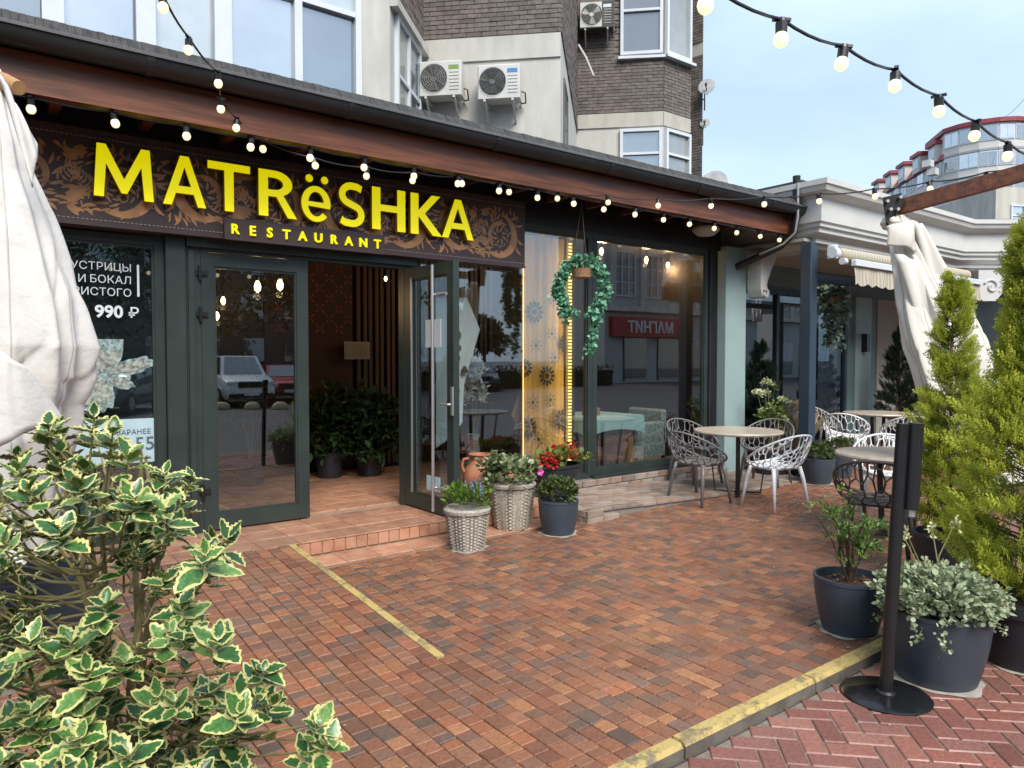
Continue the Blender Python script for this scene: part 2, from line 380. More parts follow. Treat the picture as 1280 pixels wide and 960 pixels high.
# terrace slab and its pavers
terr = structure('terrace', 'raised terrace of small red and brown mixed pavers')
m_joint = mat('paver_joint_sand', (.105,.078,.06), .95, .3, 30)
MB().box(-8, 30, 1.99, 14, -.3, -.012).build('slab', m_joint, terr, kind='structure')
R0, R1, RV0, RV1, RH = .35, 2.03, 3.27, 5.53, .15
def ramp_z(u, v): return RH*min(1, max(0, (v-RV0)/(RV1-RV0)))
flat = []; slope = []
RW = .088
u = R1-.052-41*RW
while u < 16:
    v = 1.99; first = True
    while v < 7.05:
        ln = random.choice([.066,.088,.13]) if first else random.choice([.066,.088,.088,.088,.13])
        first = False
        if u < 9.2 and v > 5.2 and not (u < 2.1 and v < 5.5): break
        un, vn = u+RW/2, v+ln/2
        if not (u < 3.4 and v > 5.5):
            inr = R0+.02 < un < R1-.052 and vn > RV0
            edge = (R1-.053 <= un < R1+.03 and vn > RV0)
            if inr: slope.append((un, vn, RW, ln))
            elif not edge: flat.append((un, vn, RW, ln))
            elif vn < 5.2: flat.append((R1+.019, vn, .033, ln))
        v += ln
    u += RW
allp = [(p, 0) for p in flat]+[(p, 1) for p in slope]
scored = []
for i, (p, s) in enumerate(allp):
    q = in_view((p[0], p[1], ramp_z(p[0], p[1]) if s else 0))
    if q and not (q[0] < 250 and q[1] > 560): scored.append((q[2]/math.sqrt(p[3]), i))
scored.sort(); nearT = {i for _, i in scored[:560]}
# keep each parent at no more than 300 single pavers
rampo = structure('ramp', 'shallow paver ramp rising to the restaurant door')
pm_cache = {}
cells = []; cells2 = []; cnt = [0, 0]
for i, (p, s) in enumerate(allp):
    c = paletted(p[0], p[1], PAL); dz = random.uniform(-.002, .002)
    par = rampo if s else terr
    if i in nearT and cnt[s] < 295 and p[2] == RW:
        cnt[s] += 1
        if p[3] not in pm_cache: pm_cache[p[3]] = [paver_mesh(RW-.004+random.uniform(-.002,.001), p[3]-.004+random.uniform(-.002,.001), .03, .004, PV_OBJ, 'terrace_paver') for _ in range(3)]
        o = link('paver', random.choice(pm_cache[p[3]]), par); o.location = (p[0], p[1], dz+(ramp_z(p[0], p[1]) if s else 0))
        o.rotation_euler = ((math.atan(RH/(RV1-RV0)) if s else 0)+random.gauss(0,.004), random.gauss(0,.004), random.gauss(0,.012)); o.color = (*c, 1)
    else:
        hx, hy = p[2]/2-.0021, p[3]/2-.0021; j = lambda: random.uniform(-.0022, .0022)
        cc = [(p[0]-hx+j(), p[1]-hy+j()), (p[0]+hx+j(), p[1]-hy+j()), (p[0]+hx+j(), p[1]+hy+j()), (p[0]-hx+j(), p[1]+hy+j())]
        if s: cells2.append((cc, lambda x, y, d=dz: ramp_z(x, y)+d, c))
        else: cells.append((cc, lambda x, y, d=dz: d, c))
mb = MB(); cols = []; add_cells(mb, cols, cells); o = mb.build('paver_field', PV_ATT, terr, kind='stuff'); set_cols(o, cols)
mb = MB(); cols = []; add_cells(mb, cols, cells2); o = mb.build('paver_field', PV_ATT, rampo, kind='stuff'); set_cols(o, cols)
# ramp body and painted edge
zz = lambda v: ramp_z(0, v)
MB().add([(R0,RV0,-.012),(R1,RV0,-.012),(R1,RV1,-.012),(R0,RV1,-.012),(R0,RV1,RH-.012),(R1,RV1,RH-.012)], [(0,1,5,4),(1,2,5),(0,4,3),(2,3,4,5)]).build('ramp_body', m_joint, rampo)
def yellowmat(name):
    m, t, b, out = nodes(name)
    n = noise(t, 34, 9, .75); n2 = noise(t, 5, 6, .65)
    ad = t.nodes.new('ShaderNodeMath'); ad.operation = 'ADD'; t.links.new(n.outputs['Fac'], ad.inputs[0]); t.links.new(n2.outputs['Fac'], ad.inputs[1])
    r = ramp(t, ad.outputs[0], [(.78,(.16,.135,.1)), (.93,(.3,.225,.09)), (1.15,(.46,.34,.12))]); t.links.new(r.outputs[0], b.inputs['Base Color']); b.inputs['Roughness'].default_value = .75
    bumpn(t, b, n.outputs['Fac'], .4, .005); return m
MT['paint'] = yellowmat('worn_yellow_paint')
mb = MB()
for k in range(5):
    a = RV0+.02+k*(RV1-RV0-.02)/5; b = a+(RV1-RV0-.02)/5-.006
    vs = [(R1-.052,a,zz(a)-.03),(R1,a,zz(a)-.03),(R1,b,zz(b)-.03),(R1-.052,b,zz(b)-.03),(R1-.052,a,zz(a)+.001),(R1,a,zz(a)+.001),(R1,b,zz(b)+.001),(R1-.052,b,zz(b)+.001)]
    MB().add(vs, [(0,3,2,1),(4,5,6,7),(0,1,5,4),(1,2,6,5),(2,3,7,6),(3,0,4,7)]).build('edge_stone', MT['paint'], rampo)
# kerb stones: concrete side, painted worn top
kerb = structure('kerb', 'low concrete kerb with worn yellow painted top along the terrace')
for k in range(-4, 14):
    jz = random.uniform(-.003, .003); jy = random.uniform(-.004, .004)
    mb = MB(); x0, x1 = k+.35+.004, k+1.35-.004; y0, y1 = 1.915+jy, 1.985
    mb.box(x0, x1, y0, y1, STEP-.1, -.014+jz, 0)
    mb.add([(x0,y0,-.014+jz),(x1,y0,-.014+jz),(x1,y1,-.014+jz),(x0,y1,-.014+jz),(x0+.004,y0+.016,.004+jz),(x1-.004,y0+.016,.004+jz),(x1-.004,y1,.004+jz),(x0+.004,y1,.004+jz)], [(4,5,6,7),(0,1,5,4),(1,2,6,5),(3,0,4,7)], 1)
    mb.build('kerb_stone', [mat('kerb_concrete', (.125,.112,.09), .9, .4, 7, bump=.6, bscale=60), MT['paint']], kerb)

# entrance platform: terracotta tiles on a raised slab, riser tiles, a lower tile strip
plat = structure('entrance_platform', 'raised doorstep of terracotta floor tiles')
MB().box(-1.5, 4.76, 5.548, 6.5, -.02, .141).build('slab', MT['grout'], plat, kind='structure')
tcache = {}
def tile(name, a, b_, th, loc, rot=(0,0,0), par=plat, mm='tile'):
    key = (round(a,3), round(b_,3), th, mm)
    if key not in tcache:
        q = MB(); q.bbox(-a/2, a/2, -b_/2, b_/2, -th, 0, .004); me = bpy.data.meshes.new('tile'); me.from_pydata(q.v, [], q.f)
        me.materials.append(MT[mm]); tcache[key] = me
    o = link(name, tcache[key], par); o.location = loc; o.rotation_euler = rot; return o
def tilemat():
    m, t, b, out = nodes('terracotta_floor_tile')
    oi = t.nodes.new('ShaderNodeObjectInfo'); g = t.nodes.new('ShaderNodeNewGeometry')
    n = noise(t, 7, 6, .65, vec=g.outputs['Position'])
    r = ramp(t, n.outputs['Fac'], [(.25,(.31,.135,.08)), (.5,(.44,.235,.15)), (.75,(.54,.34,.235))])
    r2 = ramp(t, oi.outputs['Random'], [(0,(.78,.78,.8)), (1,(1.15,1.12,1.1))])
    mm = t.nodes.new('ShaderNodeMix'); mm.data_type = 'RGBA'; mm.blend_type = 'MULTIPLY'; mm.inputs['Factor'].default_value = 1
    t.links.new(r.outputs[0], mm.inputs['A']); t.links.new(r2.outputs[0], mm.inputs['B']); t.links.new(mm.outputs['Result'], b.inputs['Base Color'])
    b.inputs['Roughness'].default_value = .3; bumpn(t, b, n.outputs['Fac'], .12, .004); return m
MT['tile'] = tilemat()
TS = .3
for i in range(16):
    for j in range(3):
        x = -.02+TS*(i+.5); y = 5.53+.285*(j+.5)
        if x > 4.75: continue
        tile('tile', TS-.007, .285-.007, .012, (x, y, .15+random.uniform(-.0008,.0008)))
for i in range(28):
    x = R1+.08+.1*i
    if x > 4.7: break
    tile('riser_tile', .094, .098, .012, (x, 5.536, .0835), (PI/2,0,0))
for i in range(9):
    x = R1+.16+.3*i
    if x > 4.72: break
    tile('tile', .293, .293, .012, (x, 5.378, .024+random.uniform(-.0008,.0008)))
MB().box(R1+.004, 4.74, 5.235, 5.548, -.02, .0165).build('lower_slab', MT['grout'], plat, kind='structure')

# pale brick apron sloping along the window wall, faced with bricks at its end
apron = structure('brick_apron', 'pale brick apron sloping up along the window wall')
AU0, AU1, AV0, AV1 = 4.8, 9.1, 5.22, 6.3
def apz(u): return .11-(u-AU0)*.1/2.9 if u < AU0+2.9 else .01
mb = MB(); mb.add([(AU0+.1,AV0+.02,-.01),(AU1,AV0+.02,-.01),(AU1,AV1,-.01),(AU0+.1,AV1,-.01),(AU0+.1,AV0+.02,.095),(AU0+2.9,AV0+.02,-.004),(AU1,AV0+.02,-.004),(AU1,AV1,-.004),(AU0+2.9,AV1,-.004),(AU0+.1,AV1,.095)],
    [(4,5,8,9),(5,6,7,8),(0,1,6,5,4),(0,4,9,3)]); mb.build('slab', MT['mortar'], apron, kind='structure')
ac_mats = [mat('pale_paver_%d' % i, c, .8, .25, 8, bump=.4, bscale=50) for i, c in enumerate([(.25,.19,.155),(.3,.235,.195),(.2,.155,.13),(.27,.185,.14),(.31,.26,.225)])]
pmm = []
for a in ac_mats:
    q = MB(); q.bbox(-.107,.107,-.051,.051,-.03,0,.004); me = bpy.data.meshes.new('pale_paver'); me.from_pydata(q.v, [], q.f); me.materials.append(a); pmm.append(me)
j = 0; y = AV0+.055
while y < AV1:
    x = AU0+.115+(.11 if j % 2 else 0)
    while x < AU1-.1:
        o = link('paver', random.choice(pmm), apron); o.location = (x, y, apz(x)+random.uniform(-.002,.002)); o.rotation_euler = (0, math.atan(.1/2.9) if x < AU0+2.9 else 0, 0); x += .22
    y += .108; j += 1
bme = []
for a in ac_mats:
    q = MB(); q.bbox(-.107,.107,-.05,.05,-.033,.033,.005); me = bpy.data.meshes.new('pale_brick'); me.from_pydata(q.v, [], q.f); me.materials.append(a); bme.append(me)
for k in range(2):
    for j in range(5):
        o = link('brick', random.choice(bme), apron); o.location = (AU0+.05, AV0+.11+.22*j-(.06 if k else 0), .016+.07*k); o.rotation_euler = (0,0,PI/2)
    for i in range(2 if k == 0 else 1):
        o = link('brick', random.choice(bme), apron); o.location = (AU0+.11+.22*i, AV0-.045, .016+.07*k)

# pale mineral stains left by watering round the pots
m_st = mat('mineral_stain', (.36,.33,.29), .9, .25, 14)
def stain(u, v, z, r0, par):
    q = MB(); n = 48; vs = []; s_ = random.random()*6
    for i in range(n): a_ = 2*PI*i/n; r_ = r0+.03+.014*math.sin(3*a_+s_)+.01*math.sin(7*a_+s_*2)+random.uniform(0,.006); vs += [(u+r0*.8*math.cos(a_), v+r0*.8*math.sin(a_), z), (u+r_*math.cos(a_), v+r_*math.sin(a_), z)]
    q.add(vs, [(2*i, 2*i+1, 2*((i+1) % n)+1, 2*((i+1) % n)) for i in range(n)]); q.build('water_stain', m_st, par)
stain(4.0, 1.625, STEP+.003, .19, street); stain(4.6, 1.42, STEP+.003, .2, street); stain(4.14, 2.17, .0035, .14, terr); stain(4.33, 5.02, .0035, .145, terr); stain(3.36, 5.08, .0035, .135, terr); stain(8.79, 5.04, .0035, .16, terr)

n_ = 40; P_ = []
lit = MB()
for k in range(n_):
    c_ = random.choice([(4.1,1.95),(3.7,1.5),(4.4,1.2),(4.3,2.5),(4.2,4.8),(3.4,4.8),(1.2,3.0),(5.4,3.0)]); x, y = c_[0]+random.gauss(0,.3), c_[1]+random.gauss(0,.25); z = (.006 if y > 1.99 else STEP+.006) if not 1.9 < y < 1.995 else .012; a_ = random.random()*6; s_ = random.uniform(.006,.016)
    if R0 < x < R1+.05 and y > RV0: continue
    lit.add([(x+s_*math.cos(a_), y+s_*math.sin(a_), z), (x+s_*.5*math.cos(a_+1.5), y+s_*.5*math.sin(a_+1.5), z+.003), (x-s_*math.cos(a_), y-s_*math.sin(a_), z), (x+s_*.5*math.cos(a_-1.5), y+s_*.5*math.sin(a_-1.5), z+.002)], [(0,1,2,3)])
tag(lit.build('leaf_litter', mat('dry_litter', (.4,.36,.22), .8, .4, 60)), 'scattered dry petals and leaf bits on the paving', 'litter', kind='stuff')
# ================================================================== THE RESTAURANT BUILDING
FV = 6.4
rest = thing('restaurant_building', 'single storey restaurant with dark green glazed front and wooden eaves', 'building', (4, FV, 0))
alu, gl = MT['alu'], MT['glass']
def frame(name, u0, u1, h0, h1, wd=.07, dp=.08, v=FV, par=rest, m=None, bars=(), hb=()):
    q = MB(); a, b = v-dp/2, v+dp/2
    q.box(u0, u0+wd, a, b, h0, h1); q.box(u1-wd, u1, a, b, h0, h1); q.box(u0+wd, u1-wd, a, b, h1-wd, h1); q.box(u0+wd, u1-wd, a, b, h0, h0+wd)
    for x in bars: q.box(x-wd/2, x+wd/2, a+.004, b-.004, h0+wd, h1-wd)
    # inner glazing bead, a step behind the frame face
    g = .018
    q.box(u0+wd, u0+wd+g, a+.015, b-.015, h0+wd, h1-wd); q.box(u1-wd-g, u1-wd, a+.015, b-.015, h0+wd, h1-wd)
    q.box(u0+wd+g, u1-wd-g, a+.015, b-.015, h1-wd-g, h1-wd); q.box(u0+wd+g, u1-wd-g, a+.015, b-.015, h0+wd, h0+wd+g)
    f = q.build(name, m or alu, par)
    return f
def pane(u0, u1, h0, h1, v=FV, par=rest, m=None, name='pane', th=.012):
    return MB().box(u0, u1, v-th/2, v+th/2, h0, h1).build(name, m or gl, par)
# poster window, pilaster, door frame
frame('window_frame', -1.6, 1.28, .15, 2.585); pane(-1.53, 1.21, .22, 2.515)
MB().bbox(1.284, 1.436, FV-.09, FV+.06, .152, 2.597, .006).build('pilaster', alu, rest)
q = MB(); q.box(1.44, 1.555, FV-.06, FV+.06, .152, 2.597); q.box(1.455, 1.5, FV-.085, FV-.06, .152, 2.5)
q.build('door_jamb', alu, rest)
MB().box(3.455, 3.57, FV-.05, FV+.06, .152, 2.597).build('door_jamb', alu, rest)
q = MB(); q.box(1.557, 3.453, FV-.06, FV+.06, 2.5, 2.597); q.box(1.44, 3.57, FV-.11, FV-.062, 2.53, 2.597); q.build('door_header', alu, rest)
# closed left leaf
def leaf(name, label, M, wdt, left=True):
    e = bpy.data.objects.new(name, None); COL.objects.link(e); e.parent = rest
    e.matrix_parent_inverse = Matrix.Translation(rest.location).inverted(); e.location = M[0]; e.rotation_euler = (0,0,M[1]); e['label'] = label
    h0, h1 = .165, 2.495; s = .105; d = .032
    q = MB(); q.box(0, s, -d, d, h0, h1); q.box(wdt-s, wdt, -d, d, h0, h1); q.box(s, wdt-s, -d, d, h0, h0+.13); q.box(s, wdt-s, -d, d, h1-.11, h1)
    g = .016; q.box(s, s+g, -d+.012, d-.012, h0+.13, h1-.11); q.box(wdt-s-g, wdt-s, -d+.012, d-.012, h0+.13, h1-.11)
    q.box(s+g, wdt-s-g, -d+.012, d-.012, h0+.13, h0+.146); q.box(s+g, wdt-s-g, -d+.012, d-.012, h1-.126, h1-.11)
    q.build('leaf_frame', alu, e, world=False)
    MB().box(s+.01, wdt-s-.01, -.006, .006, h0+.14, h1-.12).build('pane', gl, e, world=False)
    return e
dl = leaf('door', 'closed left door leaf of dark green aluminium and glass', ((1.557, FV-.03, 0), 0), .915)
for h in (2.32, 1.98, .5):
    q = MB(); q.tube([(-.012,-.05,h-.06),(-.012,-.05,h+.06)], .014, 8); q.box(-.04,.05,-.05,-.034,h-.02,h+.02); q.build('hinge', MT['black'], dl, world=False)
dr = leaf('door', 'open right door leaf standing out over the doorstep', ((3.49, FV-.06, 0), R(-90.0+1.5)), .86)
# full height pull bar on the room side plus the narrow steel edge bar and lever
q = MB(); sx = .62; q.tube([(sx,-.1,.2),(sx,-.1,2.47)], .016, 10)
for h in (.42, 2.2): q.tube([(sx,-.1,h),(sx,-.03,h)], .012, 8); q.tube([(sx-.02,-.06,h),(sx+.17,-.06,h)], .016, 8)
q.build('pull_handle', MT['steel'], dr, world=False, smooth=True)
q = MB(); q.box(.118,.136,-.04,-.026,.3,2.4); q.build('edge_strip', MT['steel'], dr, world=False)
q = MB(); q.box(.835,.865,-.05,-.032,1.1,1.36); q.tube([(.85,-.06,1.2),(.85,-.085,1.2),(.74,-.085,1.2)], .011, 8); q.build('lever_handle', MT['steel'], dr, world=False)
paper = MB().box(.36,.62,-.014,-.008,1.72,1.98); paper.build('notice_sheet', MT['white'], dr, world=False)
q = MB(); q.box(.37,.6,-.014,-.008,.36,.5); q.build('sticker', mat('pale_blue_print', (.4,.6,.66), .5), dr, world=False)
# big windows
WB, WT = .2, 3.13
frame('window_frame', 3.575, 6.02, .152, 3.13); pane(3.645, 5.95, .222, 3.06)
frame('window_frame', 6.024, 8.22, WB, WT, .075); pane(6.1, 8.145, WB+.075, WT-.075)
q = MB(); q.box(8.224, 8.34, FV-.05, FV+.06, WB, WT); q.box(8.344, 8.48, FV+.0, FV+.08, WB, WT); q.build('corner_post', MT['black'], rest)
q = MB(); q.box(8.235, 8.25, FV-.065, FV-.052, WB, WT); q.build('edge_trim', alu, rest)
MB().box(6.0, 8.5, FV-.1, FV+.06, .17, .198).build('window_sill', alu, rest)
# brick plinth under the right window (single bricks over a mortar core)
MB().box(4.79, 8.6, FV-.09, FV+.06, -.01, .165).build('plinth_core', MT['mortar'], rest)
for k in range(2):
    x = 4.9+(.11 if k else 0)
    while x < 8.5:
        o = link('brick', random.choice(bme), rest); o.location = (x, FV-.085+random.uniform(-.003,.003), .048+.077*k); x += .222
# lintel, sign wall, ceilings, side and back walls
q = MB(); q.box(-1.6, 8.5, FV-.03, FV+.12, 3.134, 3.56); q.build('lintel', MT['black'], rest)
q = MB(); q.box(-1.6, 3.57, FV-.02, FV+.1, 2.6, 3.13); q.build('lintel', MT['black'], rest)
BV = 8.9
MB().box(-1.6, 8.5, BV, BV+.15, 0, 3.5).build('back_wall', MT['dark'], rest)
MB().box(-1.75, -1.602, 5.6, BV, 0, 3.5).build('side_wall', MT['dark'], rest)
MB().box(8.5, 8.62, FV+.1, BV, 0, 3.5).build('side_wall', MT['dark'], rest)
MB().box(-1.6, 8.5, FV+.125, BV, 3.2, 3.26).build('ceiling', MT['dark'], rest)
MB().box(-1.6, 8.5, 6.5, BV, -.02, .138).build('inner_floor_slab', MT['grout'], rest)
for i in range(9):
    for j in range(8):
        tile('floor_tile', TS-.006, TS-.006, .012, (1.78+TS*i, 6.56+TS*(j+.5), .15), par=rest)
# red ornamented wall, slatted wall deep inside
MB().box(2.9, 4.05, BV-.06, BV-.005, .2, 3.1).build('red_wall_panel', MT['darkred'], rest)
q = MB()
for r_ in range(8):
    for c_ in range(4):
        cx = 3.08+c_*.26+(.13 if r_ % 2 else 0); cz = 2.0+r_*.13
        for a in range(4):
            an = a*PI/2+PI/4; q.box(-.006,.006,-.008,0,.02,.075, 0, Matrix.Translation((cx, BV-.062, cz)) @ Matrix.Rotation(an, 4, 'Y'))
q.build('lattice_ornament', mat('lattice_copper', (.2,.05,.02), .5), rest)
for i in range(26):
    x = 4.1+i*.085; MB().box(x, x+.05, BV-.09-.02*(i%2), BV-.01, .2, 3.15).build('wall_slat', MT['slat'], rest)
# eaves: fascia beam, soffit with rafters, shingle edge, gutter
EU0, EU1 = -2.2, 8.98
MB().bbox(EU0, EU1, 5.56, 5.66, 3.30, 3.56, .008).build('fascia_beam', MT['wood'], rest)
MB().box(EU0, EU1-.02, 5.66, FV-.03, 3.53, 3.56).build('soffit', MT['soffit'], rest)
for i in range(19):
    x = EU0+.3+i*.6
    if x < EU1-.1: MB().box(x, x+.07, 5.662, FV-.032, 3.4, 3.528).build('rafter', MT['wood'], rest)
q = MB(); n = 260
for i in range(n):
    a = EU0+(EU1-EU0)*i/n; b = EU0+(EU1-EU0)*(i+1)/n-.002; j = random.uniform(-.002,.003); t_ = random.uniform(.003,.007)
    q.add([(a,5.4+j,3.668),(b,5.4+j,3.668),(b,5.4+j,3.668+t_),(a,5.4+j,3.668+t_),(a,5.47+j,3.75+t_),(b,5.47+j,3.75+t_),(a,5.6,3.76),(b,5.6,3.76),(a,5.47,3.668),(b,5.47,3.668)], [(0,1,2,3),(3,2,5,4),(4,5,7,6),(0,3,4,8),(1,9,5,2),(0,8,9,1)])
q.build('shingle_edge', MT['shingle'], rest, kind='stuff')
q = MB(); q.add([(EU0,5.54,3.58),(EU1,5.54,3.58),(EU1,5.56,3.74),(EU0,5.56,3.74),(EU0,8.9,4.0),(EU1,8.9,4.0),(EU1,8.9,3.58),(EU0,8.9,3.58)], [(0,1,2,3),(3,2,5,4),(0,3,4,7),(1,6,5,2),(0,7,6,1)])
q.build('roof', MT['shingle'], rest)
q = MB(); prof = [(-.085*math.cos(a), -.085*math.sin(a)*1.25) for a in [PI*k/10 for k in range(11)]]
vs = []; fs = []
for x in (EU0, EU1+.04):
    vs += [(x, 5.462+p[0], 3.645+p[1]) for p in prof]
for k in range(10): fs.append((k, k+1, 12+k, 11+k))
fs += [tuple(range(10,-1,-1)), tuple(range(11,22))]
q.add(vs, fs); g_ = q.build('gutter', MT['gutter'], rest, smooth=True)
MB().bbox(EU0, EU1+.04, 5.366, 5.386, 3.64, 3.662, .004).build('gutter_lip', mat('gutter_lip', (.1,.1,.1), .3, .2, 4), g_)  # highlight along the lip put into a lighter metal colour
for i in range(8):
    x = -1.9+1.45*i; q = MB(); vs = []
    for xx in (x, x+.05): vs += [(xx, 5.462+p[0]*1.06, 3.645+p[1]*1.06) for p in prof]
    q.add(vs, fs); q.build('gutter_joint', MT['gutter'], g_)
q = MB(); q.tube([(8.9,5.46,4.06),(8.9,5.46,3.5),(8.91,5.5,3.32),(8.9,5.68,3.16),(8.82,6.0,3.03),(8.74,6.28,2.92)], .05, 12); q.build('downpipe', MT['gutter'], rest, smooth=True)
q = MB(); q.tube([(8.84,5.4,3.95),(8.84,5.4,3.5),(8.85,5.44,3.3),(8.84,5.6,3.17),(8.76,5.92,3.06)], .016, 8); q.build('conduit', mat('grey_conduit', (.35,.36,.36), .4), rest, smooth=True)
# white horn loudspeaker under the eaves
p = on_v(882, 286, 5.95)
ls = thing('loudspeaker', 'round off white loudspeaker hanging under the wooden eaves', 'loudspeaker', (p.x, 5.95, p.z))
q = MB(); q.lathe([(0,-.1),(.11,-.085),(.17,-.03),(.175,.0),(.165,.02),(.08,.05),(.03,.06)], 24); q.build('shell', mat('speaker_white', (.42,.42,.4), .5), ls, world=False, smooth=True)
q = MB(); q.tube([(0,0,.05),(0,0,3.53-p.z)], .014, 8); q.build('hanger', MT['black'], ls, world=False)

# ------------------------------------------------------------------ THE SIGN
SV = 6.2
sign = thing('restaurant_sign', 'long brown sign board with yellow letters MATRëSHKA above the door', 'sign', (2, SV, 2.6))
SU0, SU1, SB, ST = -.8, 4.86, 2.6, 3.31
MB().box(SU0, SU1, SV, FV-.035, SB, ST).build('board', MT['signboard'], sign)
q = MB(); q.box(SU0, SU1, SV-.012, SV-.001, ST-.03, ST); q.box(SU0, SU1, SV-.012, SV-.001, SB, SB+.018); q.build('edge_trim', MT['signboard'], sign)
q = MB()
x = SU0+.02
while x < SU1-.02:
    for z in (SB+.045, ST-.06): q.box(x, x+.018, SV-.004, SV-.001, z, z+.006)
    x += .03
q.build('stitch_line', mat('stitch', (.3,.26,.23), .6), sign, kind='stuff')
# printed scroll ornament as thin raised shapes
orn = MB(); lay = [0]
def shp(pts, cx, cz, mir):
    lay[0] = (lay[0]+1) % 60; y = SV-.0012-lay[0]*.00004
    ps = [(cx+(-px if mir else px), y, cz+pz) for px, pz in pts]
    if any(a > SU1-.02 or a < SU0 or c > ST-.08 or c < SB+.065 for a, b, c in ps): return
    orn.add(ps, [tuple(range(len(ps)))])
def leaf2(px, pz, ang, l, wd, curl=.5, cx=0, cz=0, mir=False):
    pts = []; n = 6; up = []; dn = []
    for i in range(n+1):
        t_ = i/n; a = ang+curl*t_; x = px+l*t_*math.cos(ang+curl*t_*.5); z = pz+l*t_*math.sin(ang+curl*t_*.5); ww = wd*math.sin(PI*min(1, t_*.95+.03))**.8*(1-.25*t_)
        up.append((x-math.sin(a)*ww, z+math.cos(a)*ww)); dn.append((x+math.sin(a)*ww*.55, z-math.cos(a)*ww*.55))
    shp(up+dn[::-1], cx, cz, mir)
def crescent(cx, cz, r, a0, a1, wd, mir):
    n = 18; o_, i_ = [], []
    for k in range(n+1):
        t_ = k/n; a = a0+(a1-a0)*t_; ww = wd*math.sin(PI*t_)**.7; o_.append((r*math.cos(a), r*math.sin(a))); i_.append(((r-ww)*math.cos(a), (r-ww)*math.sin(a)))
    for k in range(n): shp([o_[k], o_[k+1], i_[k+1], i_[k]], cx, cz, mir)
def tulip(px, pz, ang, s, cx, cz, mir):
    for da, l in ((-.5,1),(0,1.1),(.5,1)): leaf2(px, pz, ang+da, s*l, s*.3, -da*.9, cx, cz, mir)
MC = [(-.25,0), (.35,0), (.97,1), (1.55,0), (2.15,1), (2.78,0), (3.4,1), (4.0,0), (4.52,1)]
for k, (cx, mir) in enumerate(MC):
    cz = 2.93+(.02 if k % 2 else -.015)
    crescent(cx, cz, .235, R(95), R(305), .085, mir)
    crescent(cx, cz, .15, R(-60), R(130), .05, mir)
    for i in range(15):
        a = R(70+i*19); leaf2(.24*math.cos(a), .24*math.sin(a), a+.95, .09+.02*(i%3), .02, -.9, cx, cz, mir)
    for i in range(8):
        a = R(i*45); leaf2(.035*math.cos(a), .035*math.sin(a), a+.3, .07, .017, .8, cx, cz, mir)
    for i in range(7):
        a = R(-80+i*26); leaf2(.16*math.cos(a), .16*math.sin(a), a+.5, .1, .018, .7, cx, cz, mir)
    tulip(.27, -.1, R(-15), .11, cx, cz, mir); tulip(.3, .16, R(35), .1, cx, cz, mir); tulip(-.2, .27, R(110), .08, cx, cz, mir); tulip(.25, -.22, R(-40), .09, cx, cz, mir)
    for i in range(9): leaf2(-.22+i*.06, -.2-.02*math.sin(i), R(-60+12*i), .075, .015, -.5, cx, cz, mir); leaf2(-.2+i*.055, .2+.03*math.sin(i*2), R(60+9*i), .08, .015, .6, cx, cz, mir)
    for i in range(12):
        a = R(i*30+10); leaf2(.1*math.cos(a), .1*math.sin(a), a+1.0, .06, .011, .9, cx, cz, mir)
    for i in range(7):
        t_ = i/6; bx, bz = .2+.12*t_, -.04+.2*t_*(1-t_)+.08*t_; leaf2(bx, bz, R(100-30*t_), .06, .011, -.7, cx, cz, mir); leaf2(bx, bz, R(-60-20*t_), .06, .011, .7, cx, cz, mir)
rgo = random.Random(5)
for k in range(420):
    x, z = rgo.uniform(SU0+.1, SU1-.1), rgo.uniform(SB+.1, ST-.12); m0 = min(MC, key=lambda m_: abs(m_[0]-x)); dx, dz = x-m0[0], z-2.93; rr = math.hypot(dx, dz)
    if .15 < rr < .24 and rgo.random() < .6: continue
    leaf2(0, 0, math.atan2(dz, dx)+(1.0 if rgo.random() < .7 else -1.0), rgo.uniform(.045,.09), rgo.uniform(.009,.015), rgo.uniform(-1,1), x, z, False)
orn.build('scroll_ornament', MT['gold'], sign, kind='stuff')
# letters
def arc(cx, cy, rx, ry, a0, a1, n=14): return [(cx+rx*math.cos(R(a0+(a1-a0)*i/n)), cy+ry*math.sin(R(a0+(a1-a0)*i/n))) for i in range(n+1)]
GL = {
 'M': [[(0,0),(.06,1),(.2,1),(.5,.36),(.8,1),(.94,1),(1,0),(.845,0),(.80,.66),(.545,.1),(.455,.1),(.2,.66),(.155,0)]],
 'A': [[(0,0),(.405,1),(.6,1),(1,0),(.81,0),(.715,.25),(.29,.25),(.19,0)], [(.345,.39),(.66,.39),(.5,.8)]],
 'T': [[(0,1),(1,1),(1,.85),(.6,.85),(.6,0),(.39,0),(.39,.85),(0,.85)]],
 'R': [[(0,0),(0,1),(.42,1)]+arc(.42,.725,.48,.275,90,-62,14)+[(1.02,0),(.78,0),(.47,.44),(.24,.44),(.24,0)], [(.24,.58)]+arc(.4,.715,.26,.137,-90,90,10)+[(.24,.852)]],
 'H': [[(0,0),(0,1),(.24,1),(.24,.6),(.76,.6),(.76,1),(1,1),(1,0),(.76,0),(.76,.45),(.24,.45),(.24,0)]],
 'K': [[(0,0),(0,1),(.25,1),(.25,.58),(.7,1),(.98,1),(.46,.53),(1.04,0),(.74,0),(.25,.46),(.25,0)]],
}
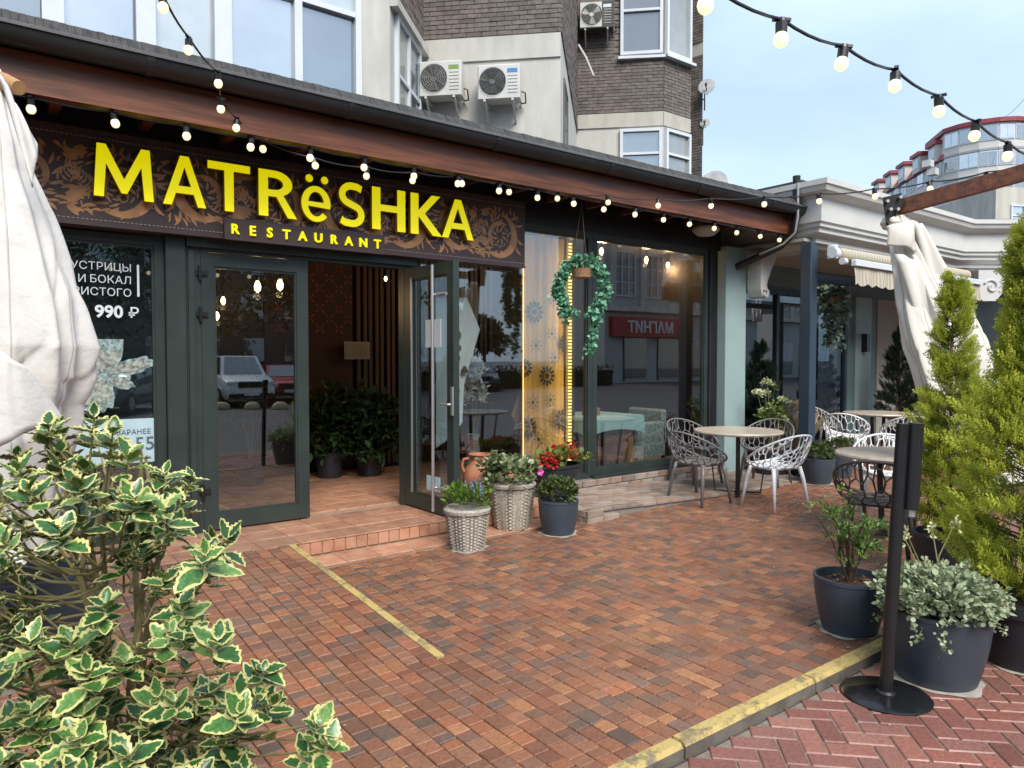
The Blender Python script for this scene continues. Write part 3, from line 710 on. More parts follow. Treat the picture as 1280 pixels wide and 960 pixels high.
def S_glyph():
    cl = arc(.5,.72,.34,.2,35,90,6)+arc(.5,.72,.34,.2,100,250,10)+arc(.5,.28,.36,.205,70,-90,12)+arc(.5,.28,.36,.205,-100,-145,5)
    cl = [(.86,.87),(.7,.915)]+arc(.5,.72,.36,.205,80,235,12)+arc(.5,.28,.36,.205,55,-100,12)+[(.24,.09),(.1,.14)]
    o_, i_ = [], []; n = len(cl)
    for k in range(n):
        a = Vector(cl[max(0,k-1)]); b = Vector(cl[min(n-1,k+1)]); d = (b-a).normalized(); w_ = .1
        o_.append((cl[k][0]-d.y*w_*1.15, cl[k][1]+d.x*w_*.75)); i_.append((cl[k][0]+d.y*w_*1.15, cl[k][1]-d.x*w_*.75))
    return [o_+i_[::-1]]
GL['S'] = S_glyph()
GL['e'] = [[(.985,.44)]+arc(.5,.5,.5,.5,0,318,30)+arc(.5,.5,.29,.36,318,190,16)+[(.985,.44-.04)], [(.225,.55)]+arc(.5,.52,.275,.33,172,8,12)+[(.775,.55)]]
def glyph_mesh(splines, wd, ht, ext, name):
    cu = bpy.data.curves.new(name, 'CURVE'); cu.dimensions = '2D'; cu.fill_mode = 'BOTH'; cu.extrude = ext; cu.bevel_depth = .002; cu.bevel_resolution = 0
    for s_ in splines:
        sp = cu.splines.new('POLY'); sp.points.add(len(s_)-1); sp.use_cyclic_u = True
        for p_, (x, y) in zip(sp.points, s_): p_.co = (x*wd, y*ht, 0, 1)
    return curve_mesh(cu, name)
def curve_mesh(cu, name):
    o = bpy.data.objects.new('tmp', cu); COL.objects.link(o); dg = bpy.context.evaluated_depsgraph_get()
    me = bpy.data.meshes.new_from_object(o.evaluated_get(dg)); me.name = name
    bpy.data.objects.remove(o); bpy.data.curves.remove(cu); return me
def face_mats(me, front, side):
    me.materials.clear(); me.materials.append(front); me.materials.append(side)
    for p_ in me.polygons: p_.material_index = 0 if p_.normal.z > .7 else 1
LV = SV-.055
def ux(x, v): return on_v(x, 300, v).x
for ch, x0, x1, hb_, ht in (('M',118,192,0,1),('A',204,257,0,1),('T',260,312,0,1),('R',323,369,0,1),('e',376,412,.0,.8),('S',422,455,-.02,1.03),('H',464,505,0,1),('K',512,549,0,1),('A',551,590,0,1)):
    a, b = ux(x0, LV), ux(x1, LV); me = glyph_mesh(GL[ch], b-a, .385*ht, .026, 'letter')
    face_mats(me, MT['yellow'], MT['yellowside'])
    o = link('letter', me, sign); o.location = (a, LV, 2.815+.385*hb_); o.rotation_euler = (PI/2, 0, 0)
    if ch == 'e':
        for k in (.27, .8):
            me = glyph_mesh([arc(0,0,1,1,0,345,14)], .032, .032, .026, 'letter_dot'); face_mats(me, MT['yellow'], MT['yellowside'])
            o2 = link('letter_dot', me, sign); o2.location = (a+(b-a)*k, LV, 3.185); o2.rotation_euler = (PI/2, 0, 0)
pa, pb = ux(281, SV-.06), ux(481, SV-.06)
MB().box(pa, pb, SV-.055, SV-.014, 2.59, 2.765).build('lower_plate', MT['signboard'], sign)
def text_mesh(s, size, ext=0, off=0, align='LEFT', name='lettering', shear=0):
    cu = bpy.data.curves.new(name, 'FONT'); cu.body = s; cu.size = size; cu.extrude = ext; cu.offset = off; cu.align_x = align; cu.resolution_u = 3; cu.shear = shear
    return curve_mesh(cu, name)
def put_text(s, size, loc, m, par, ext=.004, off=0, align='LEFT', name='lettering', rot=(PI/2,0,0), world=True):
    me = text_mesh(s, size, ext, off, align, name); me.materials.clear(); me.materials.append(m); o = link(name, me, par, world); o.location = loc; o.rotation_euler = rot; return o
lx = np.linspace(ux(294, SV-.07), ux(472, SV-.07), 10)
for c_, x in zip('RESTAURANT', lx): put_text(c_, .112, (x, SV-.066, 2.64), MT['yellow'], sign, .01, .0022, 'CENTER', 'small_letter')

# window poster: white words and a drawn oyster plate printed on the glass
post = thing('window_poster', 'dark window print with white oyster offer words and 990 rouble price', 'poster', (.8, FV-.012, .6))
PVY = FV-.0105
MB().box(-1.5, 1.19, FV+.02, FV+.024, .75, 2.5).build('film', mat('dark_film', (.012,.016,.019), .25, .2), post)
def pz(x, y): return on_v(x, y, FV-.012)
for s_, x, y, sz in (('УСТРИЦЫ',165,340,.115), ('БОКАЛ',165,355.5,.115), ('И',108.5,352.6,.115), ('ИГРИСТОГО',165,371,.115)):
    p = pz(x, y); put_text(s_, .084, (p.x, PVY, p.z), MT['white'], post, .0012, -.0004, 'RIGHT')
p = pz(154, 397); put_text('990', .13, (p.x, PVY, p.z), MT['white'], post, .0012, .004, 'RIGHT')
p = pz(160.5, 397); put_text('₽', .115, (p.x, PVY, p.z), MT['white'], post, .0012, .001)
a, b = pz(171, 331), pz(174.5, 371); MB().box(a.x, b.x, PVY-.0012, PVY+.0012, b.z, a.z).build('bar', MT['white'], post)
a, b = pz(112, 526), pz(201, 576)
MB().box(a.x-.25, b.x, PVY-.001, PVY+.003, b.z, a.z).build('phone_plate', mat('pale_blue_sheet', (.4,.55,.6), .5, .08), post)
p = pz(194, 561); put_text('46-55', .15, (p.x, PVY-.004, p.z), mat('grey_print', (.09,.12,.13), .6), post, .001, .001, 'RIGHT')
p = pz(189, 541.5); put_text('ЗАРАНЕЕ', .055, (p.x, PVY-.004, p.z), MATS['grey_print'], post, .001, 0, 'RIGHT')
oy1 = mat('oyster_print', (.06,.1,.1), .5, .6, 34, col2=(.42,.56,.55), detail=9); oy2 = mat('oyster_meat_print', (.1,.11,.09), .5, .6, 36, col2=(.5,.54,.47), detail=9)
def blob(cx, cz, rx, rz, m, name, lay, wob=.18, rot=0, n=26):
    pts = []
    s_ = random.random()*6
    for i in range(n):
        a = 2*PI*i/n; k = 1+wob*math.sin(a*5+s_)*.6+wob*math.sin(a*9+s_*2)*.5; x, z = rx*k*math.cos(a), rz*k*math.sin(a)
        pts.append((cx+x*math.cos(rot)-z*math.sin(rot), PVY-.0006*lay, cz+x*math.sin(rot)+z*math.cos(rot)))
    MB().add(pts+[(sum(p[0] for p in pts)/n, PVY-.0006*lay, sum(p[2] for p in pts)/n)], [(i, (i+1) % n, n) for i in range(n)]).build(name, m, post)
for x, y, rx, rz, rot, k in ((128,490,.1,.16,.1,0), (112,470,.13,.09,.5,1), (165,458,.2,.065,.25,2), (150,478,.12,.05,-.3,3), (105,495,.1,.12,.3,4), (140,462,.1,.06,.0,5)):
    p = pz(x, y); blob(p.x, p.z, rx*.85, rz*.95, oy1, 'oyster_shell', 1+k, .14, rot, 40); blob(p.x, p.z, rx*.6, rz*.58, oy2, 'oyster_meat', 8+k, .1, rot)
p = pz(131, 440); w_ = .13
cpr = [(-1,.1),(-.98,.03),(-.9,-.04),(-.7,-.1),(-.4,-.14),(-.1,-.16),(-.06,-.24),(.06,-.24),(.1,-.16),(.4,-.14),(.7,-.1),(.9,-.04),(.98,.03),(1,.1)]
MB().add([(p.x+a_*w_, PVY-.01, p.z+b_) for a_, b_ in cpr], [tuple(range(len(cpr)))]).build('cocktail_glass', oy1, post)
MB().add([(p.x+a_*w_*.86, PVY-.011, p.z+b_*.8-.01) for a_, b_ in cpr[1:6]+cpr[8:13]], [tuple(range(10))]).build('drink', oy2, post)
# ================================================================== APARTMENT BLOCK BEHIND THE RESTAURANT
apt = thing('apartment_building', 'apartment block with grey brown brick bays and pale plaster above the restaurant roof', 'building', (6, 10, 0))
AF = [(-6,9.3),(4.86,9.3),(6.13,10.57),(7.75,8.95),(11.45,12.65),(12.85,11.25),(13.79,11.25),(14.5,13.2),(14.5,22),(-6,22)]
TOPH = 14
MB().prism(AF[:6]+[(12.85,22),(-6,22)], 3.42, TOPH).build('wall', MT['plaster'], apt)
MB().prism([(12.852,11.25),(13.79,11.25),(13.9,13.0),(12.852,14)], 3.42, TOPH).build('wall', MT['plaster2'], apt)
# flank of the bay farther right
c1 = cuv((850-640)/900*20, 20); c2 = cuv((875.5-640)/900*19.6, 19.6); c3 = cuv(5.6, 26)
MB().prism([c1, c2, c3, (c1[0]+1, c1[1]+6)], 0, 15).build('wall', MT['plaster2'], apt)
def brickface(p0, p1, h0, h1, skip=(), par=apt, m='brick', bl=.25, bh=.075, name='brick_courses', proud=.025):
    """courses of bricks standing proud of a wall face; skip = (t0,t1,h0,h1) openings in metres"""
    p0 = Vector(p0); p1 = Vector(p1); d = p1-p0; Ln = d.length; d.normalize(); nrm = Vector((d.y,-d.x)); q = MB()
    k = 0; z = h0
    q.add([(p0.x+nrm.x*.006, p0.y+nrm.y*.006, h0), (p1.x+nrm.x*.006, p1.y+nrm.y*.006, h0), (p1.x+nrm.x*.006, p1.y+nrm.y*.006, h1), (p0.x+nrm.x*.006, p0.y+nrm.y*.006, h1)], [(0,1,2,3)], 1)
    while z < h1-.02:
        t_ = -bl/2 if k % 2 else 0.
        while t_ < Ln:
            a, b = max(0, t_+.006), min(Ln, t_+bl-.006); zt = min(h1, z+bh-.012)
            mid = (a+b)/2; zm = (z+zt)/2
            if b-a > .03 and not any(s[0] < mid < s[1] and s[2] < zm < s[3] for s in skip):
                o = proud+random.uniform(-.004,.004)
                f = [p0+d*a+nrm*o, p0+d*b+nrm*o, p0+d*b, p0+d*a]
                q.add([(f[0].x,f[0].y,z),(f[1].x,f[1].y,z),(f[1].x,f[1].y,zt),(f[0].x,f[0].y,zt),(f[3].x,f[3].y,z),(f[2].x,f[2].y,z),(f[2].x,f[2].y,zt),(f[3].x,f[3].y,zt)],
                      [(0,1,2,3),(3,2,6,7),(4,5,1,0),(4,0,3,7),(1,5,6,2)], random.choice((0,0,0,2)))
            t_ += bl
        z += bh; k += 1
    return q.build(name, [MT[m], MT['mortar'], MT.get(m+'2', MT[m])], par, kind='stuff')
MT['brick2'] = mat('dark_brown_brick', (.13,.11,.1), .85, .35, 9, bump=.5, bscale=60)
brickface(AF[2], AF[3], 6.9, 11); brickface(AF[3], AF[4], 6.9, 11)
brickface((4.9,9.34), AF[2], 6.75, 11, m='brick')
brickface(AF[4], AF[5], 7.32, 12.5, skip=((.95,9,8.55,10.6),)); brickface(AF[5], AF[6], 7.32, 12.5, skip=((-1,9,8.55,10.6),))
brickface(c1, c2, 6.2, 9.8); brickface(c1, c2, 10.15, 13.5)
# plaster string under the brickwork
def ledge(p0, p1, h0, h1, o=.045, m='plaster', name='ledge'):
    p0 = Vector(p0); p1 = Vector(p1); d = (p1-p0).normalized(); n_ = Vector((d.y,-d.x))*o
    MB().prism([p0+n_, p1+n_, p1+n_*.02, p0+n_*.02], h0, h1).build(name, MT[m], apt)
ledge(AF[2], AF[3], 6.5, 6.88, .03); ledge(AF[4], AF[5], 6.98, 7.3, .03, 'plaster2'); ledge(AF[5], AF[6], 6.98, 7.3, .03, 'plaster2')
def window(par, p0, p1, t0, t1, h0, h1, mull=(), trans=(), fw=.07, o=.05, glassm=None, fm=None, name='window', label=None):
    """framed window on the face p0->p1: frame part with a pane per light"""
    p0 = Vector(p0); d = (Vector(p1)-p0).normalized(); n_ = Vector((d.y,-d.x)); q = MB()
    def bx(a, b, z0, z1, o0, o1, mb):
        f = [p0+d*a+n_*o1, p0+d*b+n_*o1, p0+d*b+n_*o0, p0+d*a+n_*o0]; mb.prism([(v_.x, v_.y) for v_ in f], z0, z1)
    bx(t0, t0+fw, h0, h1, .0, o, q); bx(t1-fw, t1, h0, h1, .0, o, q); bx(t0+fw, t1-fw, h1-fw, h1, .0, o, q); bx(t0+fw, t1-fw, h0, h0+fw, .0, o, q)
    for x in mull: bx(x-fw*.6, x+fw*.6, h0+fw, h1-fw, .0, o-.004, q)
    xs = [t0+fw]+[x for m_ in mull for x in (m_-fw*.6, m_+fw*.6)]+[t1-fw]; zs = [h0+fw]+[z for m_ in trans for z in (m_-fw*.4, m_+fw*.4)]+[h1-fw]
    for z in trans:
        for i in range(0, len(xs), 2): bx(xs[i], xs[i+1], z-fw*.4, z+fw*.4, .0, o-.006, q)
    f = q.build(name, fm or MT['pvc'], par)
    for i in range(0, len(xs), 2):
        for j in range(0, len(zs), 2):
            g = MB(); bx(xs[i], xs[i+1], zs[j], zs[j+1], .004, .02, g); g.build('pane', (glassm or [MT['farglass']])[(i//2+j) % len(glassm or [1])], f)
    if label: f['label'] = label
    return f
def farglass(name, base, refl, rough=.03):
    m, t, b, out = nodes(name); g = t.nodes.new('ShaderNodeBsdfGlossy'); g.inputs['Roughness'].default_value = rough; g.inputs['Color'].default_value = (.9,.95,1,1)
    n = noise(t, 1.2, 3); r = ramp(t, n.outputs['Fac'], [(.3, cmul(base,.75)), (.7, cmul(base,1.2))]); t.links.new(r.outputs[0], b.inputs['Base Color']); b.inputs['Roughness'].default_value = .5
    ms = t.nodes.new('ShaderNodeMixShader'); ms.inputs[0].default_value = refl; t.links.new(b.outputs[0], ms.inputs[1]); t.links.new(g.outputs[0], ms.inputs[2]); t.links.new(ms.outputs[0], out.inputs[0]); return m
MT['farglass'] = farglass('room_window_glass', (.1,.13,.15), .35); MT['skyglass'] = farglass('bright_window_glass', (.32,.36,.4), .5); MT['curtglass'] = farglass('curtained_glass', (.28,.29,.27), .2)
MT['blind'] = farglass('blind_behind_glass', (.5,.55,.56), .3); MT['dimglass'] = farglass('dim_glass', (.055,.06,.06), .22)
# glazed balcony of the left wing
P0, P1 = (-6,9.3), (4.86,9.3); T = lambda u: u+6
window(apt, P0, P1, T(-4.6), T(4.38), 3.5, 7.6, mull=[T(x) for x in (-3.9,-3.0,-2.0,-1.15,-.2,.8,1.7,2.55,3.5)], trans=(6.28,), fw=.085, o=.1, glassm=[MT['skyglass'], MT['farglass'], MT['skyglass'], MT['blind']], name='balcony_glazing')
q = MB()
for x in (.8, 1.7, 2.55): q.box(x-.1, x+.1, 9.16, 9.21, 3.5, 7.6)
q.build('balcony_mullion', MT['pvc'], apt)
window(apt, (4.86,9.3), AF[2], .22, 1.5, 3.6, 6.6, mull=(.85,), trans=(5.75,), fw=.07, o=.06, glassm=[MT['curtglass'], MT['farglass']])
ledge((4.86,9.3), AF[2], 6.6, 6.72, .12)
# right bay corner windows
window(apt, AF[4], AF[5], 1.0, 1.96, 8.6, 10.6, mull=(), trans=(9.6,), o=.09, glassm=[MT['dimglass']]); window(apt, AF[5], AF[6], .03, .9, 8.6, 10.6, o=.09, glassm=[MT['curtglass']])
window(apt, AF[4], AF[5], 1.0, 1.96, 4.2, 6.92, trans=(6.35,), o=.09, glassm=[MT['farglass'], MT['skyglass']]); window(apt, AF[5], AF[6], .03, .9, 4.2, 6.92, trans=(6.35,), o=.09, glassm=[MT['curtglass'], MT['farglass']])
for h in (8.5,):
    q = MB(); d = Vector((.707,-.707)); a = Vector(AF[4])+d*.95; b = Vector(AF[5]); n_ = Vector((-.707,-.707))*.13
    q.prism([a+n_, b+n_+Vector((.05,0)), b, a], h, h+.06); q.prism([(b.x-.05,b.y-.17),(AF[6][0]+.02,b.y-.17),(AF[6][0]+.02,b.y),(b.x,b.y)], h-.001, h+.059); q.build('window_sill', MT['pvc'], apt)
# narrow side window slot on the middle bay flank
window(apt, AF[3], AF[4], .6, 1.6, 4.2, 6.4, o=.03, glassm=[MT['dimglass']], fm=MT['acgrille'])

# air conditioners hung on the apartment wall
def ac_unit(x, y, p0, p1, wd, label, fan, style):
    p0 = Vector(p0); p1 = Vector(p1); d = (p1-p0).normalized(); n_ = Vector((d.y,-d.x)); dr_ = ray(x, y)
    # ray / vertical plane
    t_ = ((p0.x)*n_.x+(p0.y)*n_.y)/(dr_.x*n_.x+dr_.y*n_.y); hit = Vector((dr_.x*t_, dr_.y*t_, CAM_H+dr_.z*t_))
    rz = math.atan2(d.y, d.x)
    e = thing('air_conditioner', label, 'air conditioner', (hit.x, hit.y, hit.z), rz, 'air conditioners on the apartment wall')
    ht = wd*.78; dp = .3
    q = MB(); q.bbox(-wd/2, wd/2, -dp-.1, -.1, -ht/2, ht/2, .018); q.build('casing', MT['acwhite'] if style < 2 else MT['acdark'], e, world=False)
    if style == 2: MB().box(-wd/2+.015, wd*.16, -dp-.104, -dp-.099, -ht/2+.02, ht/2-.02).build('front_panel', MT['acwhite'], e, world=False)
    fx = -wd*.14; r_ = ht*.4; yf = -dp-.1
    Mx = Matrix.Translation((fx, yf, 0)) @ Matrix.Rotation(PI/2, 4, 'X')
    q = MB(); n = 28; q.add([Mx @ Vector((r_*math.cos(2*PI*i/n), r_*math.sin(2*PI*i/n), .006)) for i in range(n)], [tuple(range(n))]); q.build('fan_recess', MT['acdark'], e, world=False)
    q = MB()
    for k in range(3):
        a = 2*PI*k/3+.4; pts = [(.04,0),(r_*.9,-.02),(r_*.85,r_*.5),(.05,.04)]
        q.add([Mx @ Vector((px*math.cos(a)-py*math.sin(a), px*math.sin(a)+py*math.cos(a), .009+.004*(py > .03))) for px, py in pts], [(0,1,2,3)])
    q.add([Mx @ Vector((.05*math.cos(2*PI*i/12), .05*math.sin(2*PI*i/12), .016)) for i in range(12)], [tuple(range(12))])
    q.build('fan', MT['acwhite'] if style == 2 else MT['acgrille'], e, world=False)
    q = MB()
    for rr in np.linspace(r_*.25, r_, 6): q.tube([Mx @ Vector((rr*math.cos(2*PI*i/20), rr*math.sin(2*PI*i/20), .024)) for i in range(21)], .004, 4, caps=False)
    for k in range(10): a = PI*2*k/10; q.tube([Mx @ Vector((.05*math.cos(a), .05*math.sin(a), .026)), Mx @ Vector((r_*math.cos(a), r_*math.sin(a), .026))], .003, 4)
    q.build('fan_grille', mat('ac_wire', (.3,.3,.29), .5) if style != 1 else MT['acgrille'], e, world=False)
    q = MB()
    for k in range(6): q.box(wd*.22, wd*.44, yf-.008, yf, -ht*.35+k*ht*.1, -ht*.35+k*ht*.1+.012)
    q.build('vent_slats', MT['acwhite'], e, world=False)
    MB().box(wd*.2, wd*.44, yf-.003, yf, ht*.24, ht*.36).build('badge', [mat('green_badge', (.2,.32,.08), .5), mat('blue_badge', (.05,.22,.5), .5), MT['white']][style], e, world=False)
    for s_ in (-1, 1):
        q = MB(); q.bar((s_*wd*.33,0,-ht/2-.03), (s_*wd*.33,-dp-.12,-ht/2-.03), .035, .035); q.bar((s_*wd*.33,0,-ht/2-.28), (s_*wd*.33,-dp-.08,-ht/2-.05), .03, .03); q.build('bracket', MT['acwhite'], e, world=False)
    q = MB(); q.tube([(wd*.5-.01,-.2,-ht*.2),(wd*.5+.06,-.2,-ht*.25),(wd*.5+.06,-.12,-ht*.5),(wd*.45,-.02,-ht*.45)], .014, 6); q.build('hose', MT['acdark'], e, world=False)
    return e
ac_unit(557, 109, AF[2], AF[3], .7, 'off white air conditioner nearest the side window of the bay', 1, 0)
ac_unit(628, 113, AF[2], AF[3], .68, 'air conditioner with dark round grille and blue badge on the pale plaster', 1, 1)
ac_unit(746, 28, AF[4], AF[5], .76, 'air conditioner on the brown brick beside the upper bay window', 1, 2)
q = MB(); p = depth(723, 56, 16.4); p2 = depth(742, 95, 16.3); q.tube([p, p.lerp(p2,.5)+Vector((0,0,.06)), p2], .025, 6); q.build('drain_hose', MT['acwhite'], apt)
# satellite dishes on the flank
def dish(x, y, z, r_, label):
    p = depth(x, y, z); e = thing('satellite_dish', label, 'satellite dish', p, R(-60))
    q = MB(); Mx = Matrix.Rotation(R(75), 4, 'X'); q2 = MB(); q2.lathe([(0,0),(r_*.4,.02*r_/.4),(r_*.75,.07*r_/.4),(r_,.14*r_/.4),(r_*1.0,.15*r_/.4)], 24)
    q.add([Mx @ Vector(v_) for v_ in q2.v], q2.f); q.build('reflector', mat('dish_grey', (.38,.4,.41), .5), e, world=False, smooth=True)
    q = MB(); q.tube([(0,0,-r_*.8),(0,-r_*1.0,-r_*.1)], .015, 6); q.tube([(0,-r_*1.0,-r_*.12),(0,-r_*1.05,.05)], .03, 8); q.build('feed_arm', MT['acdark'], e, world=False)
    q = MB(); q.tube([(0,0,0),(-.1,.25,-.05),(-.1,.25,-.5)], .02, 6); q.tube([(-.1,.25,-.2),(-.5,.35,-.2)], .02, 6); q.build('wall_arm', MT['acdark'], e, world=False)
dish(884, 110, 19.4, .22, 'upper grey satellite dish on the brick flank against the sky')
dish(881.5, 155, 19.6, .13, 'small wire satellite dish below the upper dish')
dish(893, 232, 16.0, .3, 'large satellite dish rising just behind the restaurant roof edge')
v1 = MB(); p = depth(793, 193, 14); 
vt = thing('roof_vent', 'small dark rounded vent cowl on the restaurant roof', 'vent', depth(783, 200, 11.5)); vt.location.z = 3.95
q = MB(); q.lathe([(.09,-.5),(.09,.12),(.2,.13),(.2,.2),(.12,.3),(0,.33)], 18); q.build('cowl', MT['gutter'], vt, world=False, smooth=True)

# ================================================================== CAFÉ NEXT DOOR
cafe = thing('cafe_building', 'pale corniced cafe with teal walls beside the restaurant', 'building', (9.5, 6, 0))
MB().bbox(8.5, 8.97, 6.27, 6.6, 0, 3.2, .008).build('pilaster', MT['tealpil'], cafe)
CW = 7.1
prof = [(-.4,3.13),(.02,3.13),(.04,3.17),(.1,3.19),(.1,3.25),(.16,3.27),(.2,3.31),(.2,3.36),(.24,3.38),(.24,3.42),(.27,3.44),(.27,3.74),(.32,3.77),(.4,3.81),(.42,3.87),(.44,3.88),(.44,3.95),(-.4,3.97)]
prof = [(o-.44+.35, z) for o, z in prof]
path = [(9.2,8.6),(9.2,5.35),(13.6,5.35),(17.6,2.35),(21,2.35)]
MB().sweep(prof, path).build('cornice', MT['cornice'], cafe, smooth=True)
MB().prism([(9.1,8.7),(9.1,5.5),(13.6,5.5),(17.7,2.5),(24,2.5),(24,9),(11,8.7)], 3.955, 4.05).build('roof', MT['shingle'], cafe)
MB().prism([(9.0,8.0),(9.0,5.4),(13.6,5.4),(17.6,2.4),(22,2.4),(22,8)], 3.2, 3.24).build('porch_ceiling', MT['beige'], cafe)
MB().box(9.0, 22, CW+.01, CW+.2, 2.8, 3.2).build('header', MT['tealwall'], cafe)
MB().box(8.98, 9.2, CW-.3, CW+.2, 0, 3.2).build('wall', MT['tealpil'], cafe)
def cframe(u0, u1, h0, h1, bars=(), m='navy'):
    frame('window_frame', u0, u1, h0, h1, .08, .1, CW, cafe, MT[m], bars); pane(u0+.08, u1-.08, h0+.08, h1-.08, CW, cafe, MT['glass2'])
cframe(9.22, 11.9, .12, 2.8, (11.0,)); cframe(12.1, 13.28, .02, 2.8)
MB().box(9.2, 13.3, CW+.0, CW+.15, -.01, .12).build('plinth', MT['tealwall'], cafe)
MB().box(11.9, 12.1, CW-.02, CW+.1, .12, 2.8).build('pier', MT['navy'], cafe)
MB().box(13.3, 14.4, CW-.04, CW+.16, -.01, 2.8).build('wall', MT['tealwall'], cafe)
MB().box(13.5, 14.1, CW-.09, CW-.042, -.01, 2.8).build('wall_panel', MT['tealpil'], cafe)
MB().box(14.4, 17.2, CW-.06, CW+.16, -.01, 2.8).build('wall', MT['beige'], cafe)
q = MB(); q.box(13.72, 13.84, CW-.2, CW-.09, 1.75, 2.1); q.build('sconce', MT['black'], cafe)
cframe(17.2, 19.0, .1, 2.8); MB().box(19, 22, CW, CW+.16, 0, 2.8).build('wall', MT['tealwall'], cafe)
MB().box(9.0, 20, 11.5, 11.6, 0, 3.2).build('back_wall', MT['dark'], cafe); MB().box(9.0, 20, CW+.2, 11.5, -.01, .05).build('inner_floor', MT['dark'], cafe)
MB().bbox(8.98, 9.14, 5.28, 5.44, 0, 3.16, .01).build('column', MT['navy'], cafe)
MB().bbox(13.5, 13.66, 5.4, 5.56, 0, 3.16, .01).build('column', MT['navy'], cafe)
MB().box(9.16, 13.48, 5.32, 5.4, 2.66, 2.76).build('porch_beam', MT['navy'], cafe)
# scroll corbel against the pilaster
sp = [(0,0),(.36,0),(.37,-.06),(.33,-.12),(.27,-.2),(.22,-.3),(.17,-.38),(.15,-.46),(.17,-.5),(.21,-.52),(.22,-.57),(.19,-.62),(.12,-.64),(.05,-.62),(.02,-.56),(0,-.5)]
MB().prism([(x, y) for x, y in sp][::-1], -.11, .11, M=Matrix.Translation((8.975, 6.15, 3.12)) @ Matrix.Rotation(PI/2, 4, 'X')).build('corbel', MT['cornice'], cafe, smooth=True)
q = MB(); q.tube([(9.0+.06+.045*t*math.cos(t*6), 6.02, 2.54+.045*t*math.sin(t*6)) for t in np.linspace(.3,1.4,18)], .012, 6); q.build('corbel_volute', MT['cornice'], cafe)
# corbels under the angled cornice
for k, (x, y) in enumerate(((13.75,5.1),(15.0,4.15),(16.4,3.1))):
    Mx = Matrix.Translation((x, y, 3.12)) @ Matrix.Rotation(R(-37), 4, 'Z') @ Matrix.Rotation(PI/2, 4, 'X')
    q = MB(); q.prism([(0,0),(.62,0),(.6,-.1),(.45,-.18),(.4,-.4),(.3,-.52),(.08,-.52),(0,-.4)][::-1], -.12, .12, M=Mx)
    q.tube([Mx @ Vector((.22+.13*t*math.cos(t*9), -.28+.13*t*math.sin(t*9), .13)) for t in np.linspace(.15,1,26)], .02, 6); q.build('corbel', MT['cornice'], cafe)
for x, y in ((15.1,4.2),(17.7,2.3)): MB().bbox(x-.16, x+.16, y-.16+.15, y+.16+.15, 0, 3.15, .02).build('column', MT['cornice'], cafe)
# awning folded under the cornice
aw = thing('awning', 'folded cream striped awning with scalloped valance under the cafe cornice', 'awning', (11, 5.2, 2.8))
m_, t_, b_, o_ = nodes('striped_canvas'); g_ = t_.nodes.new('ShaderNodeNewGeometry'); wv = t_.nodes.new('ShaderNodeTexWave'); wv.inputs['Scale'].default_value = 4.2; wv.inputs['Distortion'].default_value = .2; t_.links.new(g_.outputs['Position'], wv.inputs['Vector'])
r_ = ramp(t_, wv.outputs['Fac'], [(.35,(.5,.45,.36)), (.6,(.36,.33,.25))]); t_.links.new(r_.outputs[0], b_.inputs['Base Color']); b_.inputs['Roughness'].default_value = .85; MT['stripe'] = m_
q = MB(); q.tube([(9.14,5.02,3.0),(13.2,5.02,3.0)], .085, 14); q.build('roller', MT['stripe'], aw, smooth=True)
MB().bbox(9.16, 13.2, 4.76, 4.84, 2.82, 2.9, .012).build('front_bar', MT['pvc'], aw)
MB().add([(9.16,5.0,2.925),(13.2,5.0,2.925),(13.2,4.84,2.9),(9.16,4.84,2.9)], [(0,1,2,3)]).build('canvas', MT['stripe'], aw)
q = MB(); n = 152; vs = []
for i in range(n+1):
    x = 9.17+4.01*i/n; ph = (x*4.0) % 1; dz = .035*abs(math.sin(PI*ph)); yy = 4.79+.012*math.sin(x*17); vs += [(x, 4.8, 2.82), (x, yy, 2.68), (x, yy-.004, 2.6-dz)]
q.add(vs, [f for i in range(n) for f in ((3*i,3*i+3,3*i+4,3*i+1),(3*i+1,3*i+4,3*i+5,3*i+2))]); q.build('valance', MT['stripe'], aw, smooth='all')
q = MB(); q.bbox(9.06, 9.105, 4.97, 5.12, 2.93, 3.11, .02); q.tube([(9.03,5.02,3.0),(9.14,5.02,3.0)], .07, 12); q.tube([(9.06,4.9,2.88),(9.14,4.9,2.88)], .045, 12); q.build('end_bracket', MT['pvc'], aw, smooth=True)
q = MB(); q.bar((9.45,5.02,2.9),(10.9,4.9,2.85), .05, .04); q.bar((10.9,4.9,2.85),(9.4,4.83,2.86), .045, .035); q.build('folding_arm', MT['pvc'], aw)

# ================================================================== FAR APARTMENT TOWER WITH RED ROOF
far = thing('far_apartment_building', 'distant curved white apartment building with red mansard roof', 'building', (*cuv(58, 92), 0))
MT['farwhite'] = mat('far_white_render', (.56,.54,.5), .8, .08, .4); MT['farred'] = mat('red_metal_roof', (.24,.03,.04), .5, .2, .8); MT['fargrey'] = mat('far_grey', (.3,.32,.33), .7, .1, 1)
FB = [cuv(*p) for p in ((53.5,90),(54.2,88.2),(55.6,86.6),(57.3,85.7),(59,85.4),(60.7,85.7),(62.2,86.6),(62.9,88.4),(78,88.4))]
FW = [cuv(*p) for p in ((56.8,114),(53.5,90))]
rightp = cuv(80, 114)
MB().prism([FW[0]]+FB+[rightp], 0, 26.4).build('wall', MT['farwhite'], far)
MB().prism(FB[:8]+[cuv(62,95), cuv(55,95)], 26.4, 29.6).build('attic_wall', MT['farwhite'], far)
MB().prism([tuple(Vector(p)+(Vector(p)-Vector(cuv(58.5,92))).normalized()*.35) for p in FB[:8]]+[cuv(62.4,96), cuv(54.5,96)], 29.6, 30.1).build('attic_roof', MT['farred'], far)
